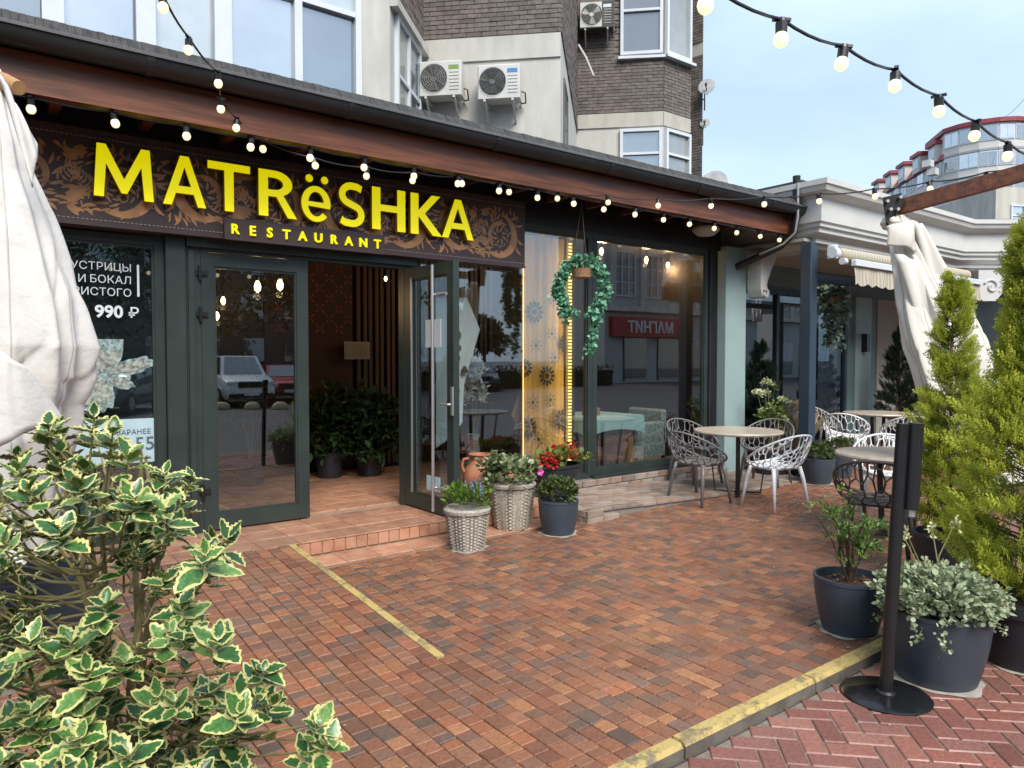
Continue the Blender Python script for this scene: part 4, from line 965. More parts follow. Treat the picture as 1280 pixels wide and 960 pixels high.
def facade_windows(pts, floors, wd, gap, h0=1.0, h1=2.75, name='window', maxn=14):
    for k in range(len(pts)-1):
        a, b = Vector(pts[k]), Vector(pts[k+1]); Ln = (b-a).length; d = (b-a)/Ln; n_ = Vector((d.y,-d.x)); n = max(1, int(Ln/(wd+gap)))
        n = min(n, maxn); st = Ln/n if Ln/n < 2*(wd+gap) else wd+gap
        for fz in floors:
            for i in range(n):
                t0 = st*i+gap/2; t1 = t0+st-gap
                q = MB(); f = lambda t, o: tuple(a+d*t+n_*o)
                q.prism([f(t0,.09), f(t1,.09), f(t1,0), f(t0,0)], fz+h0, fz+h1, 0)
                e = q.build(name, MT['pvc'], far)
                g = MB(); mid = (t0+t1)/2
                for s0, s1 in ((t0+.08, mid-.04), (mid+.04, t1-.08)): g.prism([f(s0,.12), f(s1,.12), f(s1,.095), f(s0,.095)], fz+h0+.1, fz+h1-.1)
                g.build('pane', random.choice([MT['farglass'], MT['farglass'], MT['skyglass'], MT['dimglass']]), e)
FLO = (26.6, 23.6, 20.6, 17.6, 14.6)
facade_windows(FB[:8], FLO, 1.5, .1)
facade_windows([FB[7], cuv(72, 88.4)], FLO[1:], 1.5, .6)
facade_windows([FW[0], FW[1]], FLO[1:], 1.7, .9)
for p_, q_ in zip(FB[:-1], FB[1:]):
    for fz in FLO: ledge_o = Vector(p_); d = (Vector(q_)-ledge_o).normalized(); n_ = Vector((d.y,-d.x))*.12; MB().prism([ledge_o+n_, Vector(q_)+n_, Vector(q_), ledge_o], fz-.15, fz+.12).build('floor_band', MT['fargrey'], far)
# red mansard with dormers on the receding wing and the right part
def mansard(p0, p1, h0, h1, n):
    a, b = Vector(p0), Vector(p1); d = (b-a).normalized(); n_ = Vector((d.y,-d.x)); Ln = (b-a).length
    q = MB(); f = lambda t, o, z: (*(a+d*t+n_*o), z)
    q.add([f(0,.4,h0), f(Ln,.4,h0), f(Ln,-1.0,h1), f(0,-1.0,h1), f(0,-6,h1), f(Ln,-6,h1), f(0,-6,h0), f(Ln,-6,h0)], [(0,1,2,3),(3,2,5,4),(0,3,4,6),(1,7,5,2)]); q.build('mansard_roof', MT['farred'], far)
    for i in range(n):
        t = Ln*(i+.5)/n; dm = MB(); f2 = lambda s, o: tuple(a+d*(t+s)+n_*o)
        dm.prism([f2(-1.1,.45), f2(1.1,.45), f2(1.1,-2), f2(-1.1,-2)], h0+.2, h1+.1, 0); e = dm.build('dormer', MT['farwhite'], far)
        r = MB(); r.prism([f2(-1.4,.75), f2(1.4,.75), f2(1.4,-2.2), f2(-1.4,-2.2)], h1+.1, h1+.55); r.build('dormer_roof', MT['farred'], e)
        g = MB(); g.prism([f2(-.85,.5), f2(.85,.5), f2(.85,.46), f2(-.85,.46)], h0+.7, h1-.25); g.build('pane', MT['farglass'], e)
mansard(FW[0], FW[1], 26.4, 28.6, 5); mansard(FB[7], FB[8], 26.6, 29.2, 3)
for x, y in ((1160,205),(1166,215),(1258,266),(1276,268),(1245,264)):
    p = depth(x, y, 90 if x < 1200 else 86.5); MB().box(p.x-.5, p.x+.5, p.y-.5, p.y+.5, p.z-.4, p.z+.4).build('air_conditioner_box', MT['acwhite'], far)
# wires across the sky
for k, (x0, y0, x1, y1) in enumerate(((1240,152,1300,98), (1262,154,1300,120))):
    a, b = depth(x0, y0, 80), depth(x1, y1, 60); q = MB(); q.tube([a.lerp(b, t)+Vector((0,0,-.8*math.sin(PI*t))) for t in np.linspace(0,1,9)], .02, 5)
    tag(q.build('overhead_wire', MT['acdark']), ['thin overhead wire rising from the far roof, lower of two', 'thin overhead wire beside the far roof, nearer the picture edge'][k], 'wire')

# pale building glimpsed under the angled cornice
nb = thing('neighbour_building', 'cream building with white framed windows seen below the angled cornice', 'building', (*cuv(26, 36), 0))
A_, B_ = cuv(22, 33), cuv(40, 37)
MB().prism([A_, B_, cuv(42, 50), cuv(22, 50)], 0, 9.5).build('wall', MT['plaster2'], nb)
for k in range(7):
    for h in (1.0, 4.0, 7.0):
        window(nb, A_, B_, .8+k*2.4, .8+k*2.4+1.5, h, h+1.7, mull=(.8+k*2.4+.75,), trans=(h+1.2,), o=.08, glassm=[MT['skyglass'], MT['farglass']])

# ================================================================== THE OTHER SIDE OF THE STREET (seen in the window glass)
shop = thing('shop_building', 'white two storey shop across the street with red fascia, mirrored in the window', 'building', (42, -24, STEP))
sv_ = -24.0; m_shop = mat('shop_render', (.4,.41,.41), .8, .1, .6)
MB().box(36, 71, sv_-5, sv_, STEP, 12).build('wall', m_shop, shop)
SA, SB_ = (71, sv_), (36, sv_)
for k in range(11):
    t = 1.0+k*3.1
    window(shop, SA, SB_, t, t+2.0, 6.2, 9.4, mull=(t+.67, t+1.33), trans=(7.2,8.3), o=.12, glassm=[MT['dimglass']])
for k in range(12):
    x = 36.6+k*3.1; MB().box(x-.25, x+.25, sv_, sv_+.28, 5.4, 11.2).build('pilaster', MT['plaster'], shop)
MB().box(35.8, 71.2, sv_, sv_+.7, 11.3, 12.1).build('cornice', MT['plaster'], shop); MB().box(35.9, 71.1, sv_, sv_+.45, 5.1, 5.45).build('string_course', MT['plaster'], shop)
m_red = mat('shop_red', (.35,.015,.02), .45, .08, 2)
MB().box(36.4, 45, sv_, sv_+.5, 3.3, 4.7).build('red_fascia', m_red, shop)
put_text('МАГНИТ', 1.15, (40.3, sv_+.53, 3.6), MT['white'], shop, .03, .02, 'CENTER', 'fascia_lettering', (PI/2,0,PI))
for k in range(9):
    x = 37+k*3.6
    if k in (2, 6): MB().box(x, x+.9, sv_+.0, sv_+.12, .1, 3.3).build('red_panel', m_red, shop)
    MB().box(x+1, x+3.3, sv_+.02, sv_+.06, .3, 3.2).build('shop_pane', MT['dimglass'], shop)
    MB().box(x+.9, x+.98, sv_+.02, sv_+.1, .1, 3.4).build('shop_mullion', MT['black'], shop)
# ================================================================== STRING LIGHTS
def bulb_mesh():
    q = MB(); q.lathe([(0,-.085),(.012,-.083),(.021,-.074),(.025,-.06),(.022,-.046),(.015,-.036)], 12)
    return q
q = MB(); q.lathe([(.013,-.04),(.019,-.036),(.02,-.004),(.015,0),(.013,.012)], 10); q.box(-.03,.03,-.008,.008,.002,.012)
SOCK = bpy.data.meshes.new('socket'); SOCK.from_pydata(q.v, [], q.f); SOCK.materials.append(MT['black'])
q = bulb_mesh(); BULB = bpy.data.meshes.new('bulb'); BULB.from_pydata(q.v, [], q.f); BULB.materials.append(MT['bulb']); BULB.polygons.foreach_set('use_smooth', [True]*len(BULB.polygons))
def light_string(label, pts, cable, sag=.03, scale=1.0, tilt=.12):
    e = thing('string_light', label, 'string light', pts[0], 0, 'festoon bulb strings')
    path = []
    for a, b in zip(cable[:-1], cable[1:]):
        a, b = Vector(a), Vector(b); n = 5
        for i in range(n): t = i/n; path.append(a.lerp(b, t)-Vector((0,0,sag*4*t*(1-t))))
    path.append(Vector(cable[-1])); q = MB(); q.tube(path, .006*scale, 6); q.build('cable', MT['black'], e)
    for p in pts:
        s_ = link('socket', SOCK, e); s_.location = Vector(p)-Vector((0,0,.01)); s_.scale = (scale,)*3; s_.rotation_euler = (random.gauss(0,tilt), random.gauss(0,tilt), random.random()*6)
        b_ = link('bulb', BULB, s_, world=False)
    return e
# along the eaves beam
pts = [Vector((-.11+.466*i, 5.6, 3.29)) for i in range(20) if -.11+.466*i < 8.95]
light_string('string of lit bulbs hung along the bottom of the eaves beam', pts, [(-1, 5.6, 3.295)]+pts+[(8.97, 5.6, 3.295)], .015, 1.15)
# from above the camera down to the eaves, along them, then out over the tables
px = [(203,5,3.9),(236,58,4.35),(272,100,4.8),(276,132,5.1),(296,157,5.4),(327,183,5.65)]
up = [depth(x, y-9*5.5/z, z) for x, y, z in px]
mid = [on_v(x, y-7, 5.62) for x, y in ((392,204),(459,216),(517,222),(576,227),(636,237),(697,246))]
outp = [depth(x, y-6, z) for x, y, z in ((759,250,7.6),(823,255,7.55),(889,254,7.45),(956,252,7.3),(1023,248,7.1),(1093,242,6.9),(1162,233,6.7),(1233,221,6.5))]
allp_ = up+mid+outp
light_string('string of bulbs dropping from overhead to the sign and on out over the tables', allp_, [depth(150,-90,3.0)]+allp_+[depth(1330,196,6.2)], .02, 1.1)
a, b = depth(977, 18, 2.8), depth(1220, 150, 3.92); d = (b-a)/4
pts = [a+d*i for i in range(-2, 7)]
pts = [p-Vector((0,0,.03*math.sin((i+.5)))) for i, p in enumerate(pts)]
light_string('string of large bulbs crossing the open sky', pts, [pts[0]-d]+pts+[pts[-1]+d*2], .02, 1.15, .06)

# ================================================================== PARASOLS
def fold_canopy(axis, radii, nf, depthf, seed, n=120, sub=6, twist=.5, flat=1):
    rnd = random.Random(seed); q = MB(); k = len(axis); ph = [rnd.random()*6 for _ in range(5)]; rows = []
    A = [Vector(p) for p in axis]
    m_ = (k-1)*sub+1
    for i in range(m_):
        f = i/sub; j = min(int(f), k-2); t = f-j; t2 = t*t*(3-2*t)*.4+t*.6
        c = A[j].lerp(A[j+1], t2); r_ = radii[j]*(1-t2)+radii[j+1]*t2
        d = (A[min(j+1,k-1)]-A[max(j-1,0) if t < .3 else j]).normalized(); x = Vector((.798,-.603,0)); x = (x-d*x.dot(d)).normalized(); y = d.cross(x)
        g = i/(m_-1); row = []
        for s in range(n):
            a = 2*PI*s/n; aw = a+twist*g+.25*math.sin(3*g+ph[0])
            fo = math.sin(nf*aw+ph[1]+.5*math.sin(2*a+ph[2])); fo = math.copysign(abs(fo)**.7, fo)
            wr = mnoise.noise(Vector((math.cos(a)*2.2, math.sin(a)*2.2, g*7+seed)))*.06+mnoise.noise(Vector((math.cos(a)*6, math.sin(a)*6, g*16+seed)))*.025
            cr = abs(mnoise.noise(Vector((math.cos(a)*1.7+g*3, math.sin(a)*1.7, g*4.5+seed*2)))); wr -= .05*max(0, 1-cr*7)
            rr = r_*(1+wr+depthf*(.35+.65*g)*fo+.09*math.sin(2*aw+5*g+ph[3])+.05*math.sin((nf*2+1)*a+7*g+ph[4]))
            row.append(c+x*rr*math.cos(a)+y*rr*math.sin(a)*flat)
        rows += row
    fs = []
    for i in range(m_-1):
        for s in range(n): b_ = (s+1) % n; fs.append((i*n+s, i*n+b_, (i+1)*n+b_, (i+1)*n+s))
    q.add(rows, fs); q.rows = [[rows[i*n+s] for i in range(m_)] for s in range(0, n, n//8)]; q.hem = rows[(m_-1)*n:]; return q
def seams(q, par, m):
    for rw in q.rows: s_ = MB(); s_.tube(rw[2:], .0035, 5); s_.build('seam', m, par, smooth='all')
    s_ = MB(); s_.tube(q.hem+[q.hem[0]], .006, 6, caps=False); s_.build('hem', m, par, smooth='all')
def uz(x, y, z): return depth(x, y, z)
# left: furled white parasol
zL = 3.2
ul = thing('parasol', 'furled white parasol with wooden mast in front of the poster window', 'parasol', (*uz(-75, 600, zL+.2).xy, 0), 0, 'furled terrace parasols')
ys = [85,110,150,180,215,260,310,370,430,470,505,545,590,640,690]; xr = [14,26,38,48,56,76,92,111,126,124,114,120,112,104,96]
axis = [uz(-12-.012*(y-85), y, zL) for y in ys]; rad = [x*zL/900*.84 for x in xr]
fc = fold_canopy(axis, rad, 7, .1, 5, twist=.55, flat=.8, n=200, sub=10); fc.build('canopy', MT['cloth2'], ul, smooth='all'); seams(fc, ul, mat('white_canvas_seam', (.5,.48,.45), .9))
# loose flaps of cloth folded over the gathered canopy
def flap(p0, p1, p2, p3, bulge, par, m, name='canopy_flap', n=12):
    q = MB(); P = [Vector(p) for p in (p0,p1,p2,p3)]; nr = (P[1]-P[0]).cross(P[3]-P[0]).normalized(); vs = []
    for i in range(n+1):
        for j in range(n+1):
            u, v = i/n, j/n; p = P[0]*(1-u)*(1-v)+P[1]*u*(1-v)+P[2]*u*v+P[3]*(1-u)*v
            p = p+nr*(bulge*math.sin(PI*u)*(.4+.6*math.sin(PI*v*.8+.3))+.3*bulge*math.sin(u*9+v*3)); vs.append(p)
    q.add(vs, [(i*(n+1)+j, (i+1)*(n+1)+j, (i+1)*(n+1)+j+1, i*(n+1)+j+1) for i in range(n) for j in range(n)])
    o = q.build(name, m, par, smooth='all'); md = o.modifiers.new('thick', 'SOLIDIFY'); md.thickness = .006; return o
flap(uz(0,92,3.0), uz(26,148,3.02), uz(47,180,3.04), uz(40,235,3.0), -.03, ul, MT['cloth2'])
flap(uz(-10,430,2.78), uz(30,456,2.78), uz(78,525,2.92), uz(-5,560,2.74), -.05, ul, MT['cloth2'])
def strap(axis, radii, k, par, m, flat, tilt=.0):
    c = Vector(axis[k]); r_ = radii[k]*1.06; pts = []; n = 40; x_ = Vector((.798,-.603,0)); y_ = Vector((.603,.798,0))
    q = MB(); vs = []
    for i in range(n): a = 2*PI*i/n; o_ = x_*r_*math.cos(a)+y_*r_*flat*math.sin(a); dz = tilt*math.cos(a); vs += [c+o_+Vector((0,0,dz-.022)), c+o_+Vector((0,0,dz+.022))]
    q.add(vs, [(2*i, 2*((i+1) % n), 2*((i+1) % n)+1, 2*i+1) for i in range(n)]); o = q.build('tie_strap', m, par, smooth='all'); md = o.modifiers.new('thick', 'SOLIDIFY'); md.thickness = .004
q = MB(); q.tube([uz(-40,88,3.25), uz(6,104,3.18), uz(24,110,3.14)], [.04,.042,.03], 12); q.build('wooden_finial', mat('finial_wood', (.4,.22,.09), .5, .2, 8), ul, smooth=True)
mb_ = uz(-110, 480, 3.5); q = MB(); q.tube([(mb_.x,mb_.y,0.06),(mb_.x,mb_.y,3.05)], .045, 12); q.build('mast', MT['wood'], ul, smooth=True)
q = MB(); q.bar((mb_.x,mb_.y,3.0), uz(-10,92,3.2), .07, .1); q.build('arm', MT['wood'], ul)
q = MB(); q.bbox(mb_.x-.4, mb_.x+.4, mb_.y-.4, mb_.y+.4, 0.001, .09, .03); q.build('base', MT['concrete'], ul)
# right: furled cream parasol hanging from a wooden cantilever arm
ur = thing('parasol', 'furled cream parasol hanging from a brown wooden arm over the tables', 'parasol', (*cuv(4.95, 5.0), 0), 0, 'furled terrace parasols')
br_ = uz(1114, 262, 6.5); ae = uz(1290, 213, 5.75); mast_t = Vector((*cuv(4.95, 5.0), 3.3)); arm_d = (ae-br_).normalized()
q = MB(); q.bar(br_+arm_d*.05, ae+arm_d*.9, .08, .125); q.build('arm', MT['wood'], ur)
me_ = ae+arm_d*.85
q = MB(); q.tube([(me_.x,me_.y,.05),(me_.x,me_.y,me_.z+.1)], .06, 14); q.build('mast', MT['wood'], ur, smooth=True)
q = MB(); q.bbox(me_.x-.45, me_.x+.45, me_.y-.45, me_.y+.45, 0.001, .1, .03); q.build('base', MT['concrete'], ur)
q = MB(); x_ = Vector((.798,-.603,0))
def camquad(pts, z, th, mb):
    f = [uz(x, y, z) for x, y in pts]; bk = [uz(x, y, z+th) for x, y in pts]; n = len(f)
    mb.add(f+bk, [tuple(range(n)), tuple(range(2*n-1,n-1,-1))]+[(i,(i+1)%n,n+(i+1)%n,n+i) for i in range(n)])
camquad([(1103,247),(1127,241),(1129,258),(1121,268),(1117,284),(1108,284)], 6.36, .22, q); q.build('arm_bracket', MT['black'], ur)
q = MB()
for x, y in ((1108,252),(1124,247),(1112,262),(1121,262),(1112,276)): p = uz(x, y, 6.35); q = MB(); q.tube([p, p-Vector((.603,.798,0))*.03], .014, 8); q.build('bracket_bolt', MT['steel'], ur)
q = MB(); p = uz(1113, 279, 6.42)
q.lathe([(0,-.07),(.06,-.05),(.085,0),(.06,.05),(0,.06)], 14, p); q.build('crown_knob', MT['cloth'], ur, smooth=True)
cy = [(1124,272,10),(1129,290,16),(1143,325,24),(1161,370,33),(1180,425,40),(1202,485,42),(1226,550,38),(1248,610,32)]
axis = [uz(x, y, 6.45-.0012*(y-272)*2) for x, y, r_ in cy]; rad = [r_*6.4/900 for _, _, r_ in cy]
fc = fold_canopy(axis, rad, 7, .14, 9, twist=.25, flat=.7, n=200, sub=12); fc.build('canopy', MT['cloth'], ur, smooth='all'); seams(fc, ur, mat('cream_canvas_seam', (.45,.42,.37), .9))
flap(uz(1108,283,6.22), uz(1142,276,6.25), uz(1146,315,6.2), uz(1108,306,6.2), -.06, ur, MT['cloth'])
flap(uz(1139,278,6.3), uz(1152,282,6.3), uz(1206,372,6.1), uz(1172,385,6.1), -.05, ur, MT['cloth'])
flap(uz(1118,318,6.2), uz(1150,330,6.2), uz(1200,470,6.0), uz(1164,468,6.0), -.07, ur, MT['cloth'])

# ================================================================== PLANT HELPERS
def unit(v): return v/np.maximum(1e-9, np.linalg.norm(v, axis=-1, keepdims=True))
LEAF = (np.array([(0,0,0),(-.22,.3,.05),(.22,.3,.05),(-.2,.68,.03),(.2,.68,.03),(0,1,-.04),(0,.35,-.02),(0,.7,-.02)]), [(0,6,1),(0,2,6),(1,6,7,3),(6,2,4,7),(3,7,5),(7,4,5)])
LEAFS = (np.array([(0,0,0),(-.3,.45,.05),(.3,.45,.05),(0,1,0)]), [(0,2,3,1)])
ROUND = (np.array([(0,0,0),(-.34,.2,.04),(-.42,.6,.05),(0,1,-.03),(.42,.6,.05),(.34,.2,.04),(0,.5,-.03)]), [(0,6,1),(1,6,2),(2,6,3),(3,6,4),(4,6,5),(5,6,0)])
IVY = (np.array([(0,0,0),(-.3,-.12,.03),(-.52,.3,.04),(-.26,.5,.0),(0,1,-.06),(.26,.5,.0),(.52,.3,.04),(.3,-.12,.03)]), [(0,2,1),(0,3,2),(0,4,3),(0,5,4),(0,6,5),(0,7,6)])
NEED = (np.array([(-.06,0,0),(.06,0,0),(0,1,0)]), [(0,1,2)])
def scatter(name, tmpl, P, D, N_, Sz, m, parent, tone=None, kind=None, smooth=False):
    V, F = tmpl; P = np.asarray(P, float); D = unit(np.asarray(D, float)); N_ = np.asarray(N_, float)
    X = unit(np.cross(D, N_)); Z = np.cross(X, D); Sz = np.asarray(Sz, float)
    vs = P[:,None,:]+Sz[:,None,None]*(V[None,:,0,None]*X[:,None,:]+V[None,:,1,None]*D[:,None,:]+V[None,:,2,None]*Z[:,None,:])
    n, k = len(P), len(V); vs = vs.reshape(-1,3)
    fs = [tuple(i*k+a for a in f) for i in range(n) for f in F]
    me = bpy.data.meshes.new(name); me.from_pydata(vs.tolist(), [], fs); me.materials.append(m)
    tn = RNG.random(n) if tone is None else np.clip(tone, 0, 1)
    at = me.attributes.new('tone', 'FLOAT', 'FACE'); at.data.foreach_set('value', np.repeat(tn, len(F)).astype(np.float32))
    if smooth: me.polygons.foreach_set('use_smooth', [True]*len(me.polygons))
    return link(name, me, parent, True, kind)
def rdirs(n): return unit(RNG.normal(size=(n,3)))
def blob_leaves(name, parent, m, c, rad, n, size, tmpl=LEAF, up=.35, shell=.35, zmin=None, clump=7, kind='stuff', tonef=None):
    """leaves in small tufts spread through an uneven ellipsoid"""
    c = np.array(c); rad = np.array(rad, float); nt = max(1, n//clump)
    d = rdirs(nt); d[:,2] = np.where(d[:,2] < -.35, -d[:,2], d[:,2]); r_ = (shell+(1-shell)*RNG.random(nt)**.5)*RNG.uniform(.82,1.14,nt)
    tc = c+d*r_[:,None]*rad
    P = np.repeat(tc, clump, 0)+RNG.normal(size=(nt*clump,3))*size*.35; D = np.repeat(d, clump, 0)*.8+rdirs(nt*clump)*.9+np.array([0,0,up])
    if zmin is not None: P[:,2] = np.maximum(P[:,2], zmin)
    tone = np.repeat(RNG.random(nt), clump)*.6+RNG.random(nt*clump)*.4
    return scatter(name, tmpl, P, D, rdirs(nt*clump)*.6+np.array([0,0,1]), size*RNG.uniform(.65,1.25,nt*clump), m, parent, tone, kind)
G = {}
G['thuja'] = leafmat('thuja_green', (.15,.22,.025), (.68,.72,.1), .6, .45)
G['conifer'] = leafmat('dark_conifer', (.012,.028,.016), (.035,.065,.035), .6, .15)
G['box'] = leafmat('boxwood', (.025,.05,.012), (.13,.17,.045), .4, .2)
G['euonymus'] = leafmat('variegated_green', (.06,.11,.03), (.42,.46,.26), .45, .25)
G['silver'] = leafmat('silver_green', (.16,.22,.11), (.55,.6,.4), .6, .2)
G['fresh'] = leafmat('fresh_green', (.045,.11,.015), (.2,.32,.045), .45, .3)
G['rose'] = leafmat('shrub_green', (.04,.1,.02), (.2,.3,.07), .4, .25)
G['ivyteal'] = leafmat('artificial_ivy', (.02,.11,.055), (.22,.52,.34), .4, .15)
G['ivyvar'] = leafmat('variegated_ivy', (.025,.06,.03), (.3,.4,.3), .4, .15)
G['gera'] = leafmat('geranium_leaf', (.06,.12,.02), (.3,.34,.08), .5, .25)
G['hyd'] = leafmat('hydrangea_leaf', (.06,.11,.03), (.25,.32,.09), .5, .25)
G['street'] = leafmat('street_tree_green', (.015,.03,.01), (.06,.1,.03), .5, .2)
G['indoor'] = leafmat('indoor_plant_green', (.01,.026,.008), (.045,.09,.03), .4, .2)
G['red'] = leafmat('red_petal', (.4,.008,.012), (.75,.03,.035), .5, .2)
G['pink'] = leafmat('pink_petal', (.55,.08,.35), (.7,.15,.45), .5, .2)
G['blue'] = leafmat('lavender_petal', (.16,.16,.45), (.3,.32,.65), .5, .2)
G['cream'] = leafmat('cream_petal', (.5,.55,.28), (.72,.74,.5), .5, .2)
G['tan'] = leafmat('dry_grass_tan', (.33,.26,.15), (.55,.46,.3), .7, .2)
G['white'] = leafmat('white_plume', (.5,.5,.48), (.75,.75,.74), .8, .3)

def pot(par, rb, rt, h, m, rim=.02, n=40, weave=False, name='pot', belly=0, ribs=0):
    q = MB()
    if weave:
        k = 26; pr = []
        for i in range(k+1):
            t = i/k; pr.append((rb+(rt-rb)*(t**.8), h*t))
        n = 64
        q.lathe(pr, n, fn=lambda i, j, a, z: (.006 if (i+(j//2)) % 2 else -.006)*(1 if 0 < i < k else .3)+(.009 if j % 8 < 2 else 0))
        q.lathe([(rt-.005,h-.035),(rt+.014,h-.03),(rt+.018,h-.005),(rt+.004,h+.012),(rt-.03,h+.006),(rt-.035,h-.06)], n, fn=lambda i, j, a, z: .003*math.sin(a*32))
    else:
        pr = [(rb*.9,0),(rb,.008)]
        for i in range(1, 13): t = i/12; pr.append((rb+(rt-rb)*(1-(1-t)**1.7 if belly else t), .008+(h-.03)*t))
        if ribs: pr = [(r_+(.004 if i % 2 else 0), z) for i, (r_, z) in enumerate([(rb+(rt-rb)*t, h*.8*t) for t in np.linspace(0,1,26)])]+[(rt,h*.8),(rt+.02,h*.81),(rt+.022,h-.01)]
        else: pr += [(rt+.004,h-.02)]
        pr += [(rt+.003,h),(rt-rim,h),(rt-rim*1.3,h-.05)]
        q.lathe(pr, n)
    o = q.build(name, m, par, world=False, smooth=True)
    q = MB(); ns = 20; vs = [(0,0,h-.03)]
    for k, f in ((1,.5),(2,1.)): vs += [(f*(rt-rim*1.2)*math.cos(2*PI*i/ns), f*(rt-rim*1.2)*math.sin(2*PI*i/ns), h-.045+random.uniform(-.008,.012)) for i in range(ns)]
    fs = [(0,1+i,1+(i+1)%ns) for i in range(ns)]+[(1+i,1+ns+i,1+ns+(i+1)%ns,1+(i+1)%ns) for i in range(ns)]
    q.add(vs, fs); q.build('soil', MT['soil'], par, world=False)
    return o
def planter(name, label, cat, loc): return thing(name, label, cat, loc)
def stems(par, base, tips, r0=.006, r1=.003, m=None, name='stem', joint=True):
    q = MB()
    for t in tips:
        b = Vector(base)+Vector((random.uniform(-.02,.02), random.uniform(-.02,.02), 0)); t = Vector(t); md = b.lerp(t,.5)+Vector((random.uniform(-.03,.03),random.uniform(-.03,.03),.03))
        q.tube([b, md, t], [r0,(r0+r1)/2,r1], 5)
    return q.build(name, m or MT['stemgreen'], par)

# ---- entrance pots
e = planter('potted_salvia', 'small grey wicker pot with blue flowered salvia by the open door', 'potted plant', (3.36, 5.08, 0)); L0 = Vector(e.location)
pot(e, .135, .185, .345, MT['wicker'], weave=True)
blob_leaves('foliage', e, G['fresh'], (3.36,5.08,.41), (.19,.19,.12), 520, .05, LEAF, .9)
P = []; D = []
for k in range(13):
    b = np.array([3.40+RNG.normal()*.05, 5.04+RNG.normal()*.05, .44]); tip = b+np.array([RNG.normal()*.02, RNG.normal()*.02, .1+.05*RNG.random()])
    for s_ in np.linspace(0,1,14): P.append(b+(tip-b)*s_+RNG.normal(size=3)*.004); D.append(rdirs(1)[0]+np.array([0,0,.6]))
scatter('flower_spikes', LEAFS, P, D, rdirs(len(P)), np.full(len(P), .02), G['blue'], e, kind='stuff')
e = planter('potted_euonymus', 'larger grey wicker pot with variegated leaves and a pink flower', 'potted plant', (4.07, 5.385, .026))
pot(e, .155, .21, .42, MT['wicker'], weave=True)
blob_leaves('foliage', e, G['euonymus'], (4.05,5.385,.52), (.27,.24,.15), 750, .06, ROUND, .4)
blob_leaves('foliage', e, G['euonymus'], (3.86,5.42,.62), (.12,.12,.13), 150, .05, ROUND, .4)
c = np.array([4.27, 5.22, .55]); a_ = np.linspace(0, 2*PI, 5, endpoint=False)
scatter('flower', ROUND, np.repeat(c[None],5,0), np.stack([np.cos(a_)*.8+.1, np.full(5,-.35), np.sin(a_)*.8], 1), np.repeat([[-.4,-.8,.3]],5,0), np.full(5,.045), G['pink'], e)
e = planter('potted_boxwood', 'slate blue round pot with clipped boxwood beside the wicker pots', 'potted plant', (4.33, 5.02, 0))
pot(e, .145, .185, .315, MT['potnavy'], belly=1); blob_leaves('foliage', e, G['box'], (4.33,5.02,.38), (.19,.19,.12), 1100, .032, ROUND, .5, .5)
# terracotta jars
def jar(label, loc, h, rmax, handles):
    e = thing('terracotta_jar', label, 'jar', loc); pr = [(.5,0),(.62,.08),(.85,.25),(1,.45),(.97,.6),(.8,.75),(.55,.85),(.5,.9),(.56,.96),(.66,.985),(.66,1.0),(.52,1.0),(.45,.9)]
    q = MB(); q.lathe([(r_*rmax, z*h) for r_, z in pr], 32); q.build('body', MT['terra'], e, world=False, smooth=True)
    for a in handles:
        c_, s_ = math.cos(a), math.sin(a); q = MB(); q.tube([(c_*rmax*.55,s_*rmax*.55,h*.92),(c_*rmax*.95,s_*rmax*.95,h*.9),(c_*rmax*1.05,s_*rmax*1.05,h*.78),(c_*rmax*.92,s_*rmax*.92,h*.66)], .014, 8); q.build('handle', MT['terra'], e, world=False, smooth=True)
jar('tall terracotta jar standing behind the larger wicker pot', (4.03, 5.86, .152), .52, .17, (2.6, -.5))
jar('squat terracotta jar half hidden behind the variegated plant', (4.52, 5.9, .152), .4, .19, (.4, 3.5))
# geraniums in a dark bowl on the brick apron end
e = planter('potted_geranium', 'dark bowl of red geraniums in front of the window frame', 'potted plant', (5.02, 5.85, .162))
q = MB(); q.lathe([(.18,0),(.19,.01),(.2,.13),(.25,.16),(.285,.3),(.3,.3),(.3,.325),(.27,.325),(.26,.27)], 36, sx=1.08, sy=.7); q.build('pot', MT['potblack'], e, world=False, smooth=True)
MB().lathe([(0,.29),(.26,.28)], 24, sx=1.05, sy=.68).build('soil', MT['soil'], e, world=False)
blob_leaves('foliage', e, G['gera'], (5.08,5.82,.53), (.31,.18,.1), 420, .062, ROUND, .5)
for x, y, z in ((4.78,5.72,.6),(4.87,5.7,.57),(4.72,5.74,.555),(5.02,5.85,.655),(5.08,5.8,.645),(5.27,5.9,.66),(5.22,5.86,.63),(4.82,5.68,.52),(5.12,5.72,.6)):
    n = 46; d = rdirs(n); scatter('flower_head', ROUND, np.array([x,y,z])+d*np.array([.045,.045,.032]), d, rdirs(n), RNG.uniform(.02,.032,n), G['red'], e)
stems(e, (5.05,5.82,.42), [(4.8,5.72,.58),(5.03,5.85,.64),(5.25,5.88,.64)], .005)

